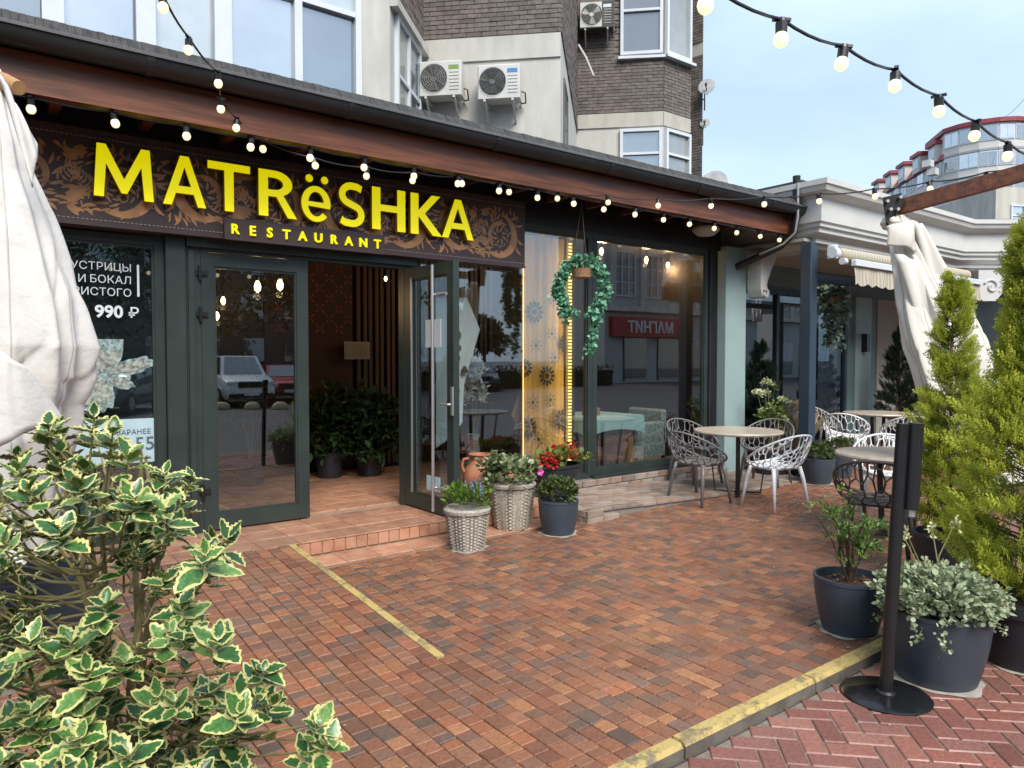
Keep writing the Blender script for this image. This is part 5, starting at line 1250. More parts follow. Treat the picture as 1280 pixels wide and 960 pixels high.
# ---- pots along the kerb
e = planter('potted_rose', 'charcoal pot on the terrace corner with a thin leafy rose shrub', 'potted plant', (4.14, 2.16, 0))
pot(e, .15, .2, .325, MT['potnavy'], rim=.012, belly=1)
tips = [(4.14+.3*math.cos(a)*k, 2.16+.3*math.sin(a)*k, .4+h) for a, k, h in ((3.9,.9,.32),(3.2,.7,.26),(2.4,.5,.36),(.2,.5,.2),(5.2,.5,.28),(1.2,.4,.3),(4.6,.3,.22),(0.7,.75,.3),(3.6,1.05,.45),(2.9,1.1,.38),(3.3,.6,.5))]
stems(e, (4.14,2.16,.29), tips, .008, .0025, MT['bark'])
for i, t in enumerate(tips[:8]): blob_leaves('foliage', e, G['rose'], (t[0]*.8+4.14*.2, t[1]*.8+2.16*.2, t[2]-.08), (.09,.09,.08), 80, .034, LEAF, .3)
blob_leaves('foliage', e, G['rose'], (4.18,2.14,.47), (.17,.15,.11), 340, .036, LEAF, .3)
for t in tips[8:]: blob_leaves('foliage', e, G['gera'], (t[0], t[1], t[2]-.06), (.03,.03,.08), 24, .025, LEAF, .2, clump=3)
n = 70; P = np.stack([4.14+RNG.uniform(-.15,.15,n), 2.16+RNG.uniform(-.15,.15,n), np.full(n,.29)], 1); scatter('bark_chips', LEAFS, P, np.stack([RNG.normal(size=n), RNG.normal(size=n), RNG.normal(size=n)*.2], 1), np.tile([0,0,1.],(n,1)), RNG.uniform(.02,.04,n), G['tan'] if 0 else leafmat('bark_chip', (.1,.05,.03), (.3,.17,.1), .8, 0), e, kind='stuff')
e = planter('potted_helichrysum', 'large slate pot with trailing silver green foliage on the street', 'potted plant', (4.0, 1.625, STEP))
pot(e, .19, .25, .375, MT['potnavy'], belly=1)
blob_leaves('foliage', e, G['silver'], (4.0,1.61,.36), (.33,.31,.15), 5200, .03, ROUND, .3, .3)
tr = [(a, l) for a, l in ((3.6,.34),(3.2,.32),(5.4,.3),(2.2,.3),(.1,.34))]
P = []; D = []
for a, l in tr:
    pth = [Vector((4.0+math.cos(a)*r_, 1.61+math.sin(a)*r_, .33-.16*max(0,(r_-.22)/.14)+.05*math.sin(r_*20))) for r_ in np.linspace(.1,l,7)]; q = MB(); q.tube(pth, .003, 5); q.build('trailing_stem', MT['stemgreen'], e)
    for p in pth:
        for _ in range(7): P.append(np.array(p)+RNG.normal(size=3)*.012); D.append(rdirs(1)[0])
scatter('trailing_leaves', ROUND, P, D, rdirs(len(P))+np.array([0,0,1]), RNG.uniform(.016,.027,len(P)), G['silver'], e, kind='stuff')
tips = [(3.9,1.75,.72),(4.0,1.8,.66),(4.15,1.72,.7),(4.2,1.62,.74),(4.05,1.5,.56),(3.86,1.62,.58)]
stems(e, (4.0,1.63,.33), tips, .004, .003)
for t in tips: blob_leaves('flower_spike', e, G['cream'] if t[2] > .65 else G['silver'], (t[0],t[1],t[2]-.05), (.018,.018,.07), 36, .018, ROUND, .6, clump=3)

# ---- thujas
def spray_template():
    vs, fs = [], []
    def blade(p, d, l, wd, z):
        n_ = (-d[1], d[0]); b = len(vs)
        vs.extend([(p[0]-n_[0]*wd*.4, p[1]-n_[1]*wd*.4, z), (p[0]+n_[0]*wd*.4, p[1]+n_[1]*wd*.4, z), (p[0]+d[0]*l*.55+n_[0]*wd, p[1]+d[1]*l*.55+n_[1]*wd, z+.012), (p[0]+d[0]*l, p[1]+d[1]*l, z-.015), (p[0]+d[0]*l*.55-n_[0]*wd, p[1]+d[1]*l*.55-n_[1]*wd, z+.012)]); fs.append((b,b+1,b+2,b+3,b+4))
    for i in range(9):
        y = .08+.1*i; l = .34*(1-(y-.15)**2*.8)*(1 if i < 8 else .7); s_ = 1 if i % 2 else -1; z = .05*math.sin(i*1.7)
        d = (math.sin(.75)*s_, math.cos(.75)); blade((0,y), d, l, .03, z)
        blade((d[0]*l*.35, y+d[1]*l*.35), (math.sin(.2)*s_, math.cos(.2)), l*.5, .026, z+.01); blade((d[0]*l*.5, y+d[1]*l*.5), (math.sin(1.3)*s_, math.cos(1.3)), l*.4, .024, z-.01)
    blade((0,.85), (0,1), .22, .03, 0); blade((0,0), (0,1), .9, .012, 0)
    return np.array(vs), fs
SPRAY = spray_template()
def thuja(par, base, h, rmax, n, seed, prof, size=.118, mat_=None, tilt=.9):
    rg = np.random.default_rng(seed); b = np.array(base)
    t = rg.random(n)**.85; a = rg.random(n)*2*PI
    # sprays sit on side branches: quantise to branch whorls for a clumped, gappy outline
    nb = max(20, n//18); bt = rg.random(nb)**.9; ba = rg.random(nb)*2*PI; bl = rg.uniform(.72,1.12,nb); idx = rg.integers(0, nb, n)
    t = bt[idx]; a = ba[idx]+rg.normal(size=n)*.2; pr = np.interp(t, [p[0] for p in prof], [p[1] for p in prof])*rmax*bl[idx]
    s_ = rg.random(n)**.55; r_ = pr*s_
    P = b+np.stack([np.cos(a)*r_, np.sin(a)*r_, t*h+r_*.35+rg.normal(size=n)*.02], 1)
    D = np.stack([np.cos(a), np.sin(a), np.full(n, tilt)], 1)+rg.normal(size=(n,3))*.35
    N_ = np.stack([-np.sin(a), np.cos(a), rg.normal(size=n)*.4], 1)+rg.normal(size=(n,3))*.6
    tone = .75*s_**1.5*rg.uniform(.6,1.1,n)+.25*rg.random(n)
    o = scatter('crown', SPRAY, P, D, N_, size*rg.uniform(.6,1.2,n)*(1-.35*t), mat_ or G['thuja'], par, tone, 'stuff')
    q = MB(); bp = Vector(base); q.tube([bp, bp+Vector((.01,0,h*.35)), bp+Vector((-.01,.01,h*.7)), bp+Vector((0,0,h*.98))], [.025,.018,.011,.004], 8)
    for k in range(nb):
        r__ = float(np.interp(bt[k], [p[0] for p in prof], [p[1] for p in prof]))*rmax*bl[k]*.85; z0 = bt[k]*h
        q.tube([bp+Vector((0,0,z0)), bp+Vector((math.cos(ba[k])*r__, math.sin(ba[k])*r__, z0+r__*.4))], [.005,.002], 4)
    q.build('trunk', MT['bark'], par)
p3 = (4.6, 1.42)
e = planter('potted_thuja', 'tall bright green thuja in a ribbed charcoal pot at the picture edge', 'potted tree', (*p3, STEP))
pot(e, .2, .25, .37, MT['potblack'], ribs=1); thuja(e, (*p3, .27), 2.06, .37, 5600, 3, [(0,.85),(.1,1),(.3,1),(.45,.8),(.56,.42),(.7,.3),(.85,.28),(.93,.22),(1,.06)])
p4 = (5.6, 2.2)
e = planter('potted_thuja', 'shorter bright green thuja rising behind the silver leaved pot', 'potted tree', (*p4, 0))
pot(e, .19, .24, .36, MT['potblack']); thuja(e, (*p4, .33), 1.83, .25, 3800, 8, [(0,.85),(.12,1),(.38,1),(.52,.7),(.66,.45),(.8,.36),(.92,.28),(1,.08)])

# ---- pots by the cafe column
e = planter('potted_boxwood', 'slate pot with low clipped boxwood in front of the navy column', 'potted plant', (8.79, 5.04, 0)); pot(e, .16, .21, .33, MT['potnavy'], belly=1); blob_leaves('foliage', e, G['box'], (8.79,5.04,.38), (.21,.21,.13), 800, .035, ROUND, .5, .5)
e = planter('potted_boxwood', 'slate pot with boxwood partly hidden behind the navy column pot', 'potted plant', (9.5, 5.14, 0)); pot(e, .15, .19, .36, MT['potnavy'], belly=1); blob_leaves('foliage', e, G['box'], (9.5,5.14,.42), (.19,.19,.12), 500, .035, ROUND, .5, .5)
e = planter('potted_hydrangea', 'dark pot with cream hydrangea blooms behind the window table', 'potted plant', (9.0, 5.85, 0)); pot(e, .2, .24, .36, MT['potblack'])
tips = [(9.0+dx, 5.85+dy, z) for dx, dy, z in ((-.22,-.1,.95),(-.1,.05,.86),(.1,-.1,1.02),(.2,.1,1.2),(.12,.2,1.1),(-.2,.1,1.12),(.28,-.05,1.0),(0,-.15,.78),(.02,.1,1.28))]
stems(e, (9.0,5.85,.32), tips, .008, .004)
for k, t in enumerate(tips): blob_leaves('bloom' if k % 3 else 'foliage', e, G['cream'] if k % 3 else G['hyd'], t, (.075,.075,.06), 80, .035, ROUND, .2, .6)
blob_leaves('foliage', e, G['hyd'], (9.0,5.85,.7), (.22,.2,.26), 260, .07, ROUND, .3)
e = planter('potted_grass', 'pot of dry tan plume grass beside the navy column', 'potted plant', (9.3, 5.62, 0)); pot(e, .13, .17, .3, MT['potblack'])
n = 240; a = RNG.random(n)*2*PI; k = RNG.uniform(.1,.6,n); P = np.stack([9.3+np.cos(a)*.04, 5.62+np.sin(a)*.04, np.full(n,.28)],1)
scatter('blades', NEED, P, np.stack([np.cos(a)*k, np.sin(a)*k, np.ones(n)],1), rdirs(n), RNG.uniform(.4,.72,n), G['tan'], e, kind='stuff'); blob_leaves('plumes', e, G['tan'], (9.3,5.62,.9), (.14,.14,.12), 300, .05, LEAFS, .6)
def conifer(label, x, y, h, rmax, seed, potr=.2):
    e = planter('potted_conifer', label, 'potted tree', (x, y, 0)); pot(e, potr*.8, potr, .35, MT['potblack']); thuja(e, (x,y,.33), h, rmax, 2400, seed, [(0,.75),(.1,1),(.4,.8),(.7,.48),(.9,.2),(1,.04)], .14, G['conifer'], 1.5); return e
conifer('dark green cone shaped conifer against the beige cafe wall', 13.75, 6.3, 1.85, .4, 21)
conifer('dark conifer standing by the cafe window behind the pilaster', 9.75, 6.55, 1.5, .36, 22)

# ---- hanging planters
def hanging(label, c, top, m, arms, potm, n_leaf, lsize, blob=None):
    e = thing('hanging_planter', label, 'hanging planter', c); C = Vector(c)
    q = MB(); q.lathe([(.07,-.07),(.095,-.06),(.115,.02),(.12,.03),(.105,.03),(.1,.0),(0,0)], 24); q.build('basket', potm, e, world=False, smooth=True)
    q = MB()
    for k in range(3): a = 2*PI*k/3+.3; q.tube([(.11*math.cos(a),.11*math.sin(a),.03),(0,0,top-c[2]-.12)], .004, 5)
    q.tube([(0,0,top-c[2]-.13),(0,0,top-c[2])], .004, 5); q.build('cord', MT['bark'], e, world=False)
    P = []; D = []; q = MB()
    for pth, wd, dens in arms:
        path = [C+Vector((x*.798, -x*.603, z))+Vector((.603,.798,0))*y for x, y, z in pth]
        q.tube(path, .004, 5)
        for i in range(len(path)-1):
            for _ in range(dens):
                t = RNG.random(); p = path[i].lerp(path[i+1], t); P.append(np.array(p)+RNG.normal(size=3)*wd); D.append(rdirs(1)[0]+np.array([0,0,-.5]))
    q.build('vine', MT['stemgreen'], e)
    if P: scatter('ivy_leaves', IVY, P, D, rdirs(len(P))*.7+np.array([-.4,-.6,.4]), lsize*RNG.uniform(.6,1.2,len(P)), m, e, kind='stuff')
    if blob:
        for off, rad, n in blob: blob_leaves('ivy_leaves', e, m, C+Vector(off), rad, n, lsize, IVY, -.5, .45)
    return e
bask = mat('woven_basket', (.36,.21,.12), .8, .35, 40, bump=.6, bscale=90)
p = on_v(727, 340, 5.78)
def arcp(a0, a1, r, cz, n=9, rx=.86): return [(r*rx*math.sin(R(a0+(a1-a0)*i/n)), 0, cz+r*math.cos(R(a0+(a1-a0)*i/n))) for i in range(n+1)]
hanging('hanging basket with teal green ivy trailing into a ring before the window', (p.x,5.78,p.z), 3.4, G['ivyteal'], [
    (arcp(5,-165,.3,-.17), .028, 60), (arcp(-5,-140,.26,-.16), .024, 26), (arcp(-5,165,.31,-.17), .028, 60), (arcp(0,140,.27,-.16), .024, 26),
    ([(.2,0,-.3),(.17,0,-.45),(.13,0,-.6),(.11,0,-.75),(.09,0,-.86)], .026, 60), ([(-.2,0,-.3),(-.21,0,-.42),(-.18,0,-.55)], .026, 36)], bask, 0, .046, [((0,-.02,.08), (.15,.11,.06), 120)])
p = on_v(1040, 372, 5.55)
hanging('bushy variegated ivy in a hanging pot beside the navy column', (p.x,5.55,p.z-.02), 2.66, G['ivyvar'], [], bask, 0, .062, [((0,0,.06),(.24,.22,.12),260), ((-.12,-.05,-.12),(.2,.2,.2),260), ((.1,0,-.3),(.21,.18,.38),520), ((.08,0,-.62),(.13,.12,.2),200)])
# ================================================================== VARIEGATED HOLLY IN THE FOREGROUND
def hollymat():
    m, t, b, out = nodes('holly_green')
    oi = t.nodes.new('ShaderNodeObjectInfo'); c = t.nodes.new('ShaderNodeTexCoord'); n = noise(t, 9, 4, .6, vec=c.outputs['Object'])
    ad = t.nodes.new('ShaderNodeMath'); ad.operation = 'MULTIPLY_ADD'; ad.inputs[1].default_value = .5; t.links.new(oi.outputs['Random'], ad.inputs[0]); ad.inputs[2].default_value = -.25
    a2 = t.nodes.new('ShaderNodeMath'); t.links.new(n.outputs['Fac'], a2.inputs[0]); t.links.new(ad.outputs[0], a2.inputs[1])
    r = ramp(t, a2.outputs[0], [(.2,(.022,.07,.02)), (.5,(.05,.14,.032)), (.72,(.12,.23,.055)), (.88,(.22,.31,.1))]); t.links.new(r.outputs[0], b.inputs['Base Color'])
    b.inputs['Roughness'].default_value = .3; b.inputs['Specular IOR Level'].default_value = .45; return m
HG = hollymat(); HC = mat('holly_cream_margin', (.5,.48,.15), .4, .25, 30, col2=(.64,.61,.26))
def holly_leaf(seed):
    rg = random.Random(seed); n = 5; sides = []
    wmax = rg.uniform(.28,.37)
    def outl(t, k): return wmax*math.sin(PI*min(1,t**.85))**.75*((1.0+rg.uniform(.03,.17)) if k else rg.uniform(.9,.98))
    Lr, Rr = [], []
    for i in range(1, 2*n):
        t = i/(2*n); k = i % 2
        Lr.append((-outl(t, k)*rg.uniform(.9,1.1), t+(.02 if k else -.01))); Rr.append((outl(t, k)*rg.uniform(.9,1.1), t+(.02 if k else -.01)))
    ring = [(0,0)]+Rr+[(0,1.03)]+Lr[::-1]
    cup = rg.uniform(.0,.7); bend = rg.uniform(-.45,.25)
    def z(x, y, k=0): return cup*x*x*2+bend*(y-.1)**2+(.03*k)
    vs = [(x, y, z(x, y, (1 if i % 2 else -.6) if abs(x) > .02 else 0)) for i, (x, y) in enumerate(ring)]
    nr = len(ring); inner = []
    for i, (x, y) in enumerate(ring):
        s_ = rg.uniform(.5,.84); yy = .5+(y-.5)*rg.uniform(.82,.9); inner.append((x*s_, yy, z(x*s_, yy)+.004))
    sp = [(0, t, z(0, t)-.03) for t in (.1,.3,.5,.7,.9)]
    vs += inner+sp; fs, ms = [], []
    for i in range(nr): j = (i+1) % nr; fs.append((i, j, nr+j, nr+i)); ms.append(1)
    for i in range(nr):
        j = (i+1) % nr; ya = (inner[i][1]+inner[j][1])/2; k = min(4, max(0, int(round((ya-.1)/.2)))); ka = min(4, max(0, int(round((inner[i][1]-.1)/.2)))); kb = min(4, max(0, int(round((inner[j][1]-.1)/.2))))
        if ka == kb: fs.append((nr+i, nr+j, 2*nr+ka)); ms.append(0)
        else: fs.append((nr+i, nr+j, 2*nr+kb, 2*nr+ka)); ms.append(0)
    me = bpy.data.meshes.new('holly_leaf'); me.from_pydata(vs, [], fs); me.materials.append(HG); me.materials.append(HC); me.polygons.foreach_set('material_index', ms); me.polygons.foreach_set('use_smooth', [True]*len(fs)); return me
HL = [holly_leaf(i) for i in range(24)]
hp = Vector((.33, 2.26, 0))
holly = thing('potted_holly', 'variegated holly bush with cream edged leaves in the foreground', 'potted shrub', hp)
pot(holly, .16, .21, .38, MT['potnavy'])
random.seed(21)
def inside(x, y, poly):
    c = False; n = len(poly)
    for i in range(n):
        x1, y1 = poly[i]; x2, y2 = poly[i-1]
        if (y1 > y) != (y2 > y) and x < (x2-x1)*(y-y1)/(y2-y1)+x1: c = not c
    return c
SIL = [(-60,600),(15,575),(40,545),(75,530),(105,518),(135,522),(160,560),(195,585),(235,610),(225,650),(280,675),(270,720),(240,735),(245,770),(270,790),(325,830),(345,865),(335,915),(300,925),(320,990),(-60,990)]
GAPS = [(75,745,42),(175,760,40),(120,700,26),(50,850,28),(150,860,22),(228,700,22),(215,830,16),(20,690,16)]
tips = []
tries = 0
while len(tips) < 195 and tries < 30000:
    tries += 1; x, y = random.uniform(-50,345), random.uniform(516,985)
    if not inside(x, y, SIL) or any(math.hypot(x-a, y-b) < r_ for a, b, r_ in GAPS): continue
    z = 1.97+random.gauss(0,.24)-.0006*(y-700); z = max(1.45, min(2.4, z)); p = depth(x, y, z)
    if any((p-q).length < .058 for q, _ in tips): continue
    tips.append((p, (x, y)))
for x, y, z in ((118,522,1.95),(398,905,1.62),(412,925,1.6),(60,532,1.9),(285,672,1.85),(265,690,1.9),(385,940,1.62),(300,870,1.7),(330,838,1.72),(340,880,1.7),(240,600,2.0)): tips.append((depth(x, y, z), (x, y)))
trunkb = hp+Vector((0,0,.34)); q = MB(); main = []
for k in range(6):
    a = k*1.05; t = hp+Vector((.1*math.cos(a), .1*math.sin(a), .95+.1*random.random())); main.append(t)
    q.tube([trunkb+Vector((.03*math.cos(a),.03*math.sin(a),-.03)), trunkb.lerp(t,.5)+Vector((random.gauss(0,.02),random.gauss(0,.02),0)), t, t+Vector((random.gauss(0,.05),random.gauss(0,.05),.28))], [.014,.011,.008,.004], 7)
def basept(p):
    z = min(max(p.z-.16, .42), 1.15); m_ = min(main, key=lambda t: (Vector((t.x,t.y))-Vector((p.x,p.y))).length); f = min(1, (z-.34)/.62); return trunkb.lerp(m_, f) if f < 1 else m_+Vector((0,0,z-m_.z))
lv = []
for p, (x, y) in tips:
    b = basept(p); md = b.lerp(p,.55)+Vector((random.gauss(0,.03), random.gauss(0,.03), -.05)); q.tube([b, b.lerp(md,.5)+Vector((0,0,-.01)), md, p], [.0045,.004,.0033,.0024], 6)
    d = (p-md).normalized(); d = (d*.5+Vector((0,0,.75))).normalized(); n = random.randint(6,9); ph = random.random()*6
    for k in range(n):
        a = ph+k*2.4; s_ = k/n; x_ = d.orthogonal().normalized(); y_ = d.cross(x_); rad = x_*math.cos(a)+y_*math.sin(a)
        lv.append((p-d*(.05*s_), (rad*(.55+.6*s_)+d*(.75-.7*s_)+Vector((random.gauss(0,.15),random.gauss(0,.15),random.gauss(0,.15)))).normalized(), d, random.uniform(.04,.072)*(.8+.4*s_)))
    for s_ in (.35,.6):
        if random.random() < .6: lv.append((md.lerp(p, s_), (Vector((random.gauss(0,1),random.gauss(0,1),random.gauss(0,.4)+.3))).normalized(), Vector((0,0,1)), random.uniform(.045,.07)))
q.build('branches', mat('holly_stem', (.21,.18,.075), .65, .35, 20), holly)
def basis(d, up):
    x = d.cross(up)
    if x.length < 1e-3: x = d.orthogonal()
    x.normalize(); return Matrix((x, d, x.cross(d))).transposed()
viewable = [(-(in_view(l[0]) or (0,0,99))[2], i) for i, l in enumerate(lv)]; viewable.sort(reverse=True); big = {i for _, i in viewable[:298]}
rest_mb = MB()
for i, (p, d, up, s_) in enumerate(lv):
    Mx = Matrix.Translation(p) @ basis(d, up).to_4x4() @ Matrix.Scale(s_, 4); me = HL[(i*7+i//24) % 24]
    if i in big:
        o = link('leaf', me, holly); o.location, rq, _ = Mx.decompose(); o.rotation_euler = rq.to_euler(); o.scale = (s_,)*3
    else:
        b0 = len(rest_mb.v); rest_mb.v += [tuple(Mx @ v_.co) for v_ in me.vertices]
        for pl in me.polygons: rest_mb.f.append(tuple(b0+k for k in pl.vertices)); rest_mb.m.append(pl.material_index)
rest_mb.build('leaf_mass', [HG, HC], holly, smooth='all', kind='stuff')

# ================================================================== TABLES AND LATTICE CHAIRS
def chair_shell_mesh(seed, mats):
    rg = random.Random(seed); pts = []
    def lim(a): return 1.0
    tries = 0
    while len(pts) < 120 and tries < 8000:
        tries += 1; a = rg.random()*2*PI; r_ = .97*math.sqrt(rg.random()); p = (r_*math.cos(a), r_*math.sin(a))
        if all(math.hypot(p[0]-q_[0], p[1]-q_[1]) > (.115+.05*r_) for q_ in pts): pts.append(p)
    ni = len(pts); ring = [(1.06*math.cos(2*PI*i/34), 1.06*math.sin(2*PI*i/34)) for i in range(34)]; pts += ring
    V, E, F, *_ = delaunay_2d_cdt([Vector(p) for p in pts], [], [], 0, 1e-5)
    cen = [sum((V[i] for i in f), Vector((0,0)))/3 for f in F]; adj = {}
    for k, f in enumerate(F):
        for i in f: adj.setdefault(i, []).append(k)
    def to3(p):
        r_ = min(1.0, p.length); a = math.atan2(p.x, -p.y)      # a = 0 at the front (-y), +-pi at the back
        bk = (1-math.cos(a))/2; rim = .455+.03*bk+.33*bk**1.15
        if r_ < .55:
            k = r_/.55; rad = .225*k; z = .435+.02*k*k
        else:
            k = (r_-.55)/.45; rad = .225+.075*math.sin(k*PI/2)*(.6+.5*bk); z = .455+(rim-.455)*k**1.15
        x, y = rad*math.sin(a)*1.12, -rad*math.cos(a)*1.06+(.05*bk*max(0, r_-.55)/.45)
        return Vector((x, y, z))
    bm = bmesh.new(); vm = {}
    def gv(k):
        if k not in vm: vm[k] = bm.verts.new(to3(cen[k]))
        return vm[k]
    for i in range(len(V)):
        if V[i].length > 1.0 or i not in adj: continue
        ks = sorted(set(adj[i]), key=lambda k: math.atan2(cen[k].y-V[i].y, cen[k].x-V[i].x))
        if len(ks) > 2:
            try: bm.faces.new([gv(k) for k in ks])
            except ValueError: pass
    bmesh.ops.recalc_face_normals(bm, faces=bm.faces)
    bmesh.ops.wireframe(bm, faces=bm.faces[:], thickness=.017, offset=0, use_replace=True, use_boundary=True, use_even_offset=False)
    me = bpy.data.meshes.new('chair_shell'); bm.to_mesh(me); bm.free()
    rimpts = [to3(Vector((1.0*math.sin(a), -1.0*math.cos(a)))) for a in np.linspace(0,2*PI,49)]
    return me, rimpts
SH, RIM = chair_shell_mesh(4, None)
CHM = {}
for key in ('chairwhite','chairgrey','chairdark'):
    s_ = SH.copy(); s_.materials.append(MT[key]); s_.polygons.foreach_set('use_smooth', [True]*len(s_.polygons)); CHM[key] = s_
def make_chair(key):
    e = thing('lattice_chair', '', 'chair'); o = link('shell', CHM[key], e, False)
    q = MB(); q.tube(RIM, .011, 8, caps=False); q.build('rim', MT[key], e, world=False, smooth='all')
    for sx, sy in ((-1,-1),(1,-1),(-1,1),(1,1)):
        q = MB(); q.tube([(sx*.19,sy*.16,.45),(sx*.215,sy*.19,.32),(sx*.25,sy*.24,.0)], [.022,.021,.015], 8); q.build('leg', MT[key], e, world=False, smooth='all')
    q = MB(); q.tube([(-.19,-.16,.44),(.19,-.16,.44)], .014, 6); q.tube([(-.19,.16,.44),(.19,.16,.44)], .014, 6); q.tube([(-.19,-.16,.44),(-.19,.16,.44)], .014, 6); q.tube([(.19,-.16,.44),(.19,.16,.44)], .014, 6); q.build('seat_frame', MT[key], e, world=False)
    return e
protos = {}
def chair(key, x, y, face, label, jit=0, z=0):
    if key not in protos: protos[key] = e = make_chair(key)
    else: e = copy_tree(protos[key])
    e.location = (x, y, z); e.rotation_euler = (0,0, math.atan2(face[1]-y, face[0]-x)+PI/2+jit); e['label'] = label; e['group'] = 'lattice chairs on the terrace'
    return e
def make_table(x, y, label, rz=.3):
    e = thing('cafe_table', label, 'table', (x, y, 0), rz, 'round terrace tables')
    q = MB(); q.lathe([(0,.728),(.48,.728),(.51,.735),(.517,.75),(.51,.764),(0,.766)], 56); q.build('table_top', MT['tabletop'], e, world=False, smooth=True)
    for a in (0, PI/2):
        q = MB(); c_, s_ = math.cos(a), math.sin(a); f = lambda x_, z: (x_*c_, x_*s_, z); w_ = .055
        for sgn in (-1, 1): q.bar(f(sgn*.3,.012), f(sgn*.36,.726), w_, .012, up=(-s_*sgn, c_*sgn, 0)) if 0 else q.bar(f(sgn*.26,.03), f(sgn*.34,.726), .05, .014, up=f(1,0))
        q.bar(f(-.27,.018+.012*(a > 0)), f(.27,.018+.012*(a > 0)), .05, .014); q.bar(f(-.33,.712-.012*(a > 0)), f(.33,.712-.012*(a > 0)), .05, .012); q.build('leg_frame', MT['black'], e, world=False)
    return e
T1, T2, T3 = (7.32,5.21), (11.56,5.62), (6.64,3.05)
make_table(*T1, 'round pale table by the restaurant window', .62); make_table(*T2, 'round pale table in front of the cafe door', .2); make_table(*T3, 'round pale table half hidden by the sanitiser stand', .9)
chair('chairwhite', 6.99, 4.5, T1, 'white lattice chair at the window table, its back to the street', .25)
chair('chairgrey', 6.55, 5.17, T1, 'grey lattice chair at the window table, nearest the door', -.1)
chair('chairgrey', 7.5, 5.99, T1, 'grey lattice chair between the window table and the window', .1)
chair('chairgrey', 8.2, 5.42, T1, 'grey lattice chair at the window table, beside the hydrangea pot', 0)
chair('chairwhite', 10.55, 5.6, T2, 'white lattice chair at the cafe door table, nearest the navy column', .25)
chair('chairwhite', 10.75, 4.85, T2, 'white lattice chair at the cafe door table, in front of it', 0)
chair('chairwhite', 11.6, 6.55, T2, 'white lattice chair behind the cafe door table', 0)
chair('chairgrey', 12.5, 5.3, T2, 'grey lattice chair at the cafe door table, farthest from the street', 0)
chair('chairdark', 5.9, 2.86, T3, 'dark lattice chair tucked under the table behind the sanitiser stand', .1)
chair('chairwhite', 7.42, 3.5, T3, 'white lattice chair on the far side of the half hidden table', 0)
chair('chairgrey', -.28, 4.35, (-.9,4.0), 'grey lattice chair showing at the picture edge behind the holly', 0)
e = planter('empty_planter', 'slate blue pot seen through the holly branches', 'pot', (.26, 4.78, 0)); pot(e, .22, .27, .42, MT['potnavy'], belly=1)

# ================================================================== HAND SANITISER STAND
sp_ = (3.58, 1.68)
e = thing('sanitiser_stand', 'black hand sanitiser stand with round base on the street by the kerb', 'stand', (*sp_, STEP))
q = MB(); q.lathe([(.205,0),(.207,.006),(.2,.012),(.05,.014),(.0,.014)], 48); q.build('base_plate', mat('gloss_black', (.01,.01,.011), .18, .1, 3, rvar=.05), e, world=False, smooth=True)
rt_ = Vector((.798,-.603,0)); tp = rt_*.062+Vector((0,0,1.345))
q = MB(); q.lathe([(.045,.012),(.045,.02),(.034,.03)], 20); q.tube([(0,0,.014), tuple(tp)], .031, 20); q.build('post', MT['black'], e, world=False, smooth=True)
q = MB(); a = rt_*.115+Vector((0,0,1.35))-Vector((.603,.798,0))*.02; b = a+Vector((0,0,-.42))-rt_*.018; q.tube([b, a], .034, 16); q.build('dispenser', MT['black'], e, world=False, smooth=True)
q = MB(); q.tube([b+Vector((0,0,-.035)), b+Vector((0,0,-.001))], .02, 12); q.build('nozzle', MT['steel'], e, world=False, smooth=True)
q = MB(); q.box(-.02,.06,-.012,.012,0,.03, M=Matrix.Translation(rt_*.05+Vector((0,0,1.2))) @ Matrix.Rotation(-YAW, 4, 'Z')); q.build('clamp', MT['black'], e, world=False)

# ================================================================== INSIDE THE RESTAURANT
goldc = mat('gold_net_curtain', (.36,.2,.045), .6, .35, 5, stretch=(6,1,.3), bump=.2, bscale=120)
cur = thing('curtain', 'gold cut-out lace curtain drawn across behind the window', 'curtain', (5.5, 6.72, .2))
CV = 6.72
def cu_(x, v=CV): return on_v(x, 400, v).x
q = MB(); n = 40; vs = []
u0, u1 = cu_(653), cu_(716)
for i in range(n+1):
    u = u0+(u1-u0)*i/n
    for j in range(13):
        h = .3+2.78*j/12; pinch = 0
        vs.append((u+pinch, CV+.006*math.sin(i*.9)+.006*math.sin(i*.3+j*.6), h))
q.add(vs, [(i*13+j, (i+1)*13+j, (i+1)*13+j+1, i*13+j+1) for i in range(n) for j in range(12)]); q.build('lace', goldc, cur, smooth='all')
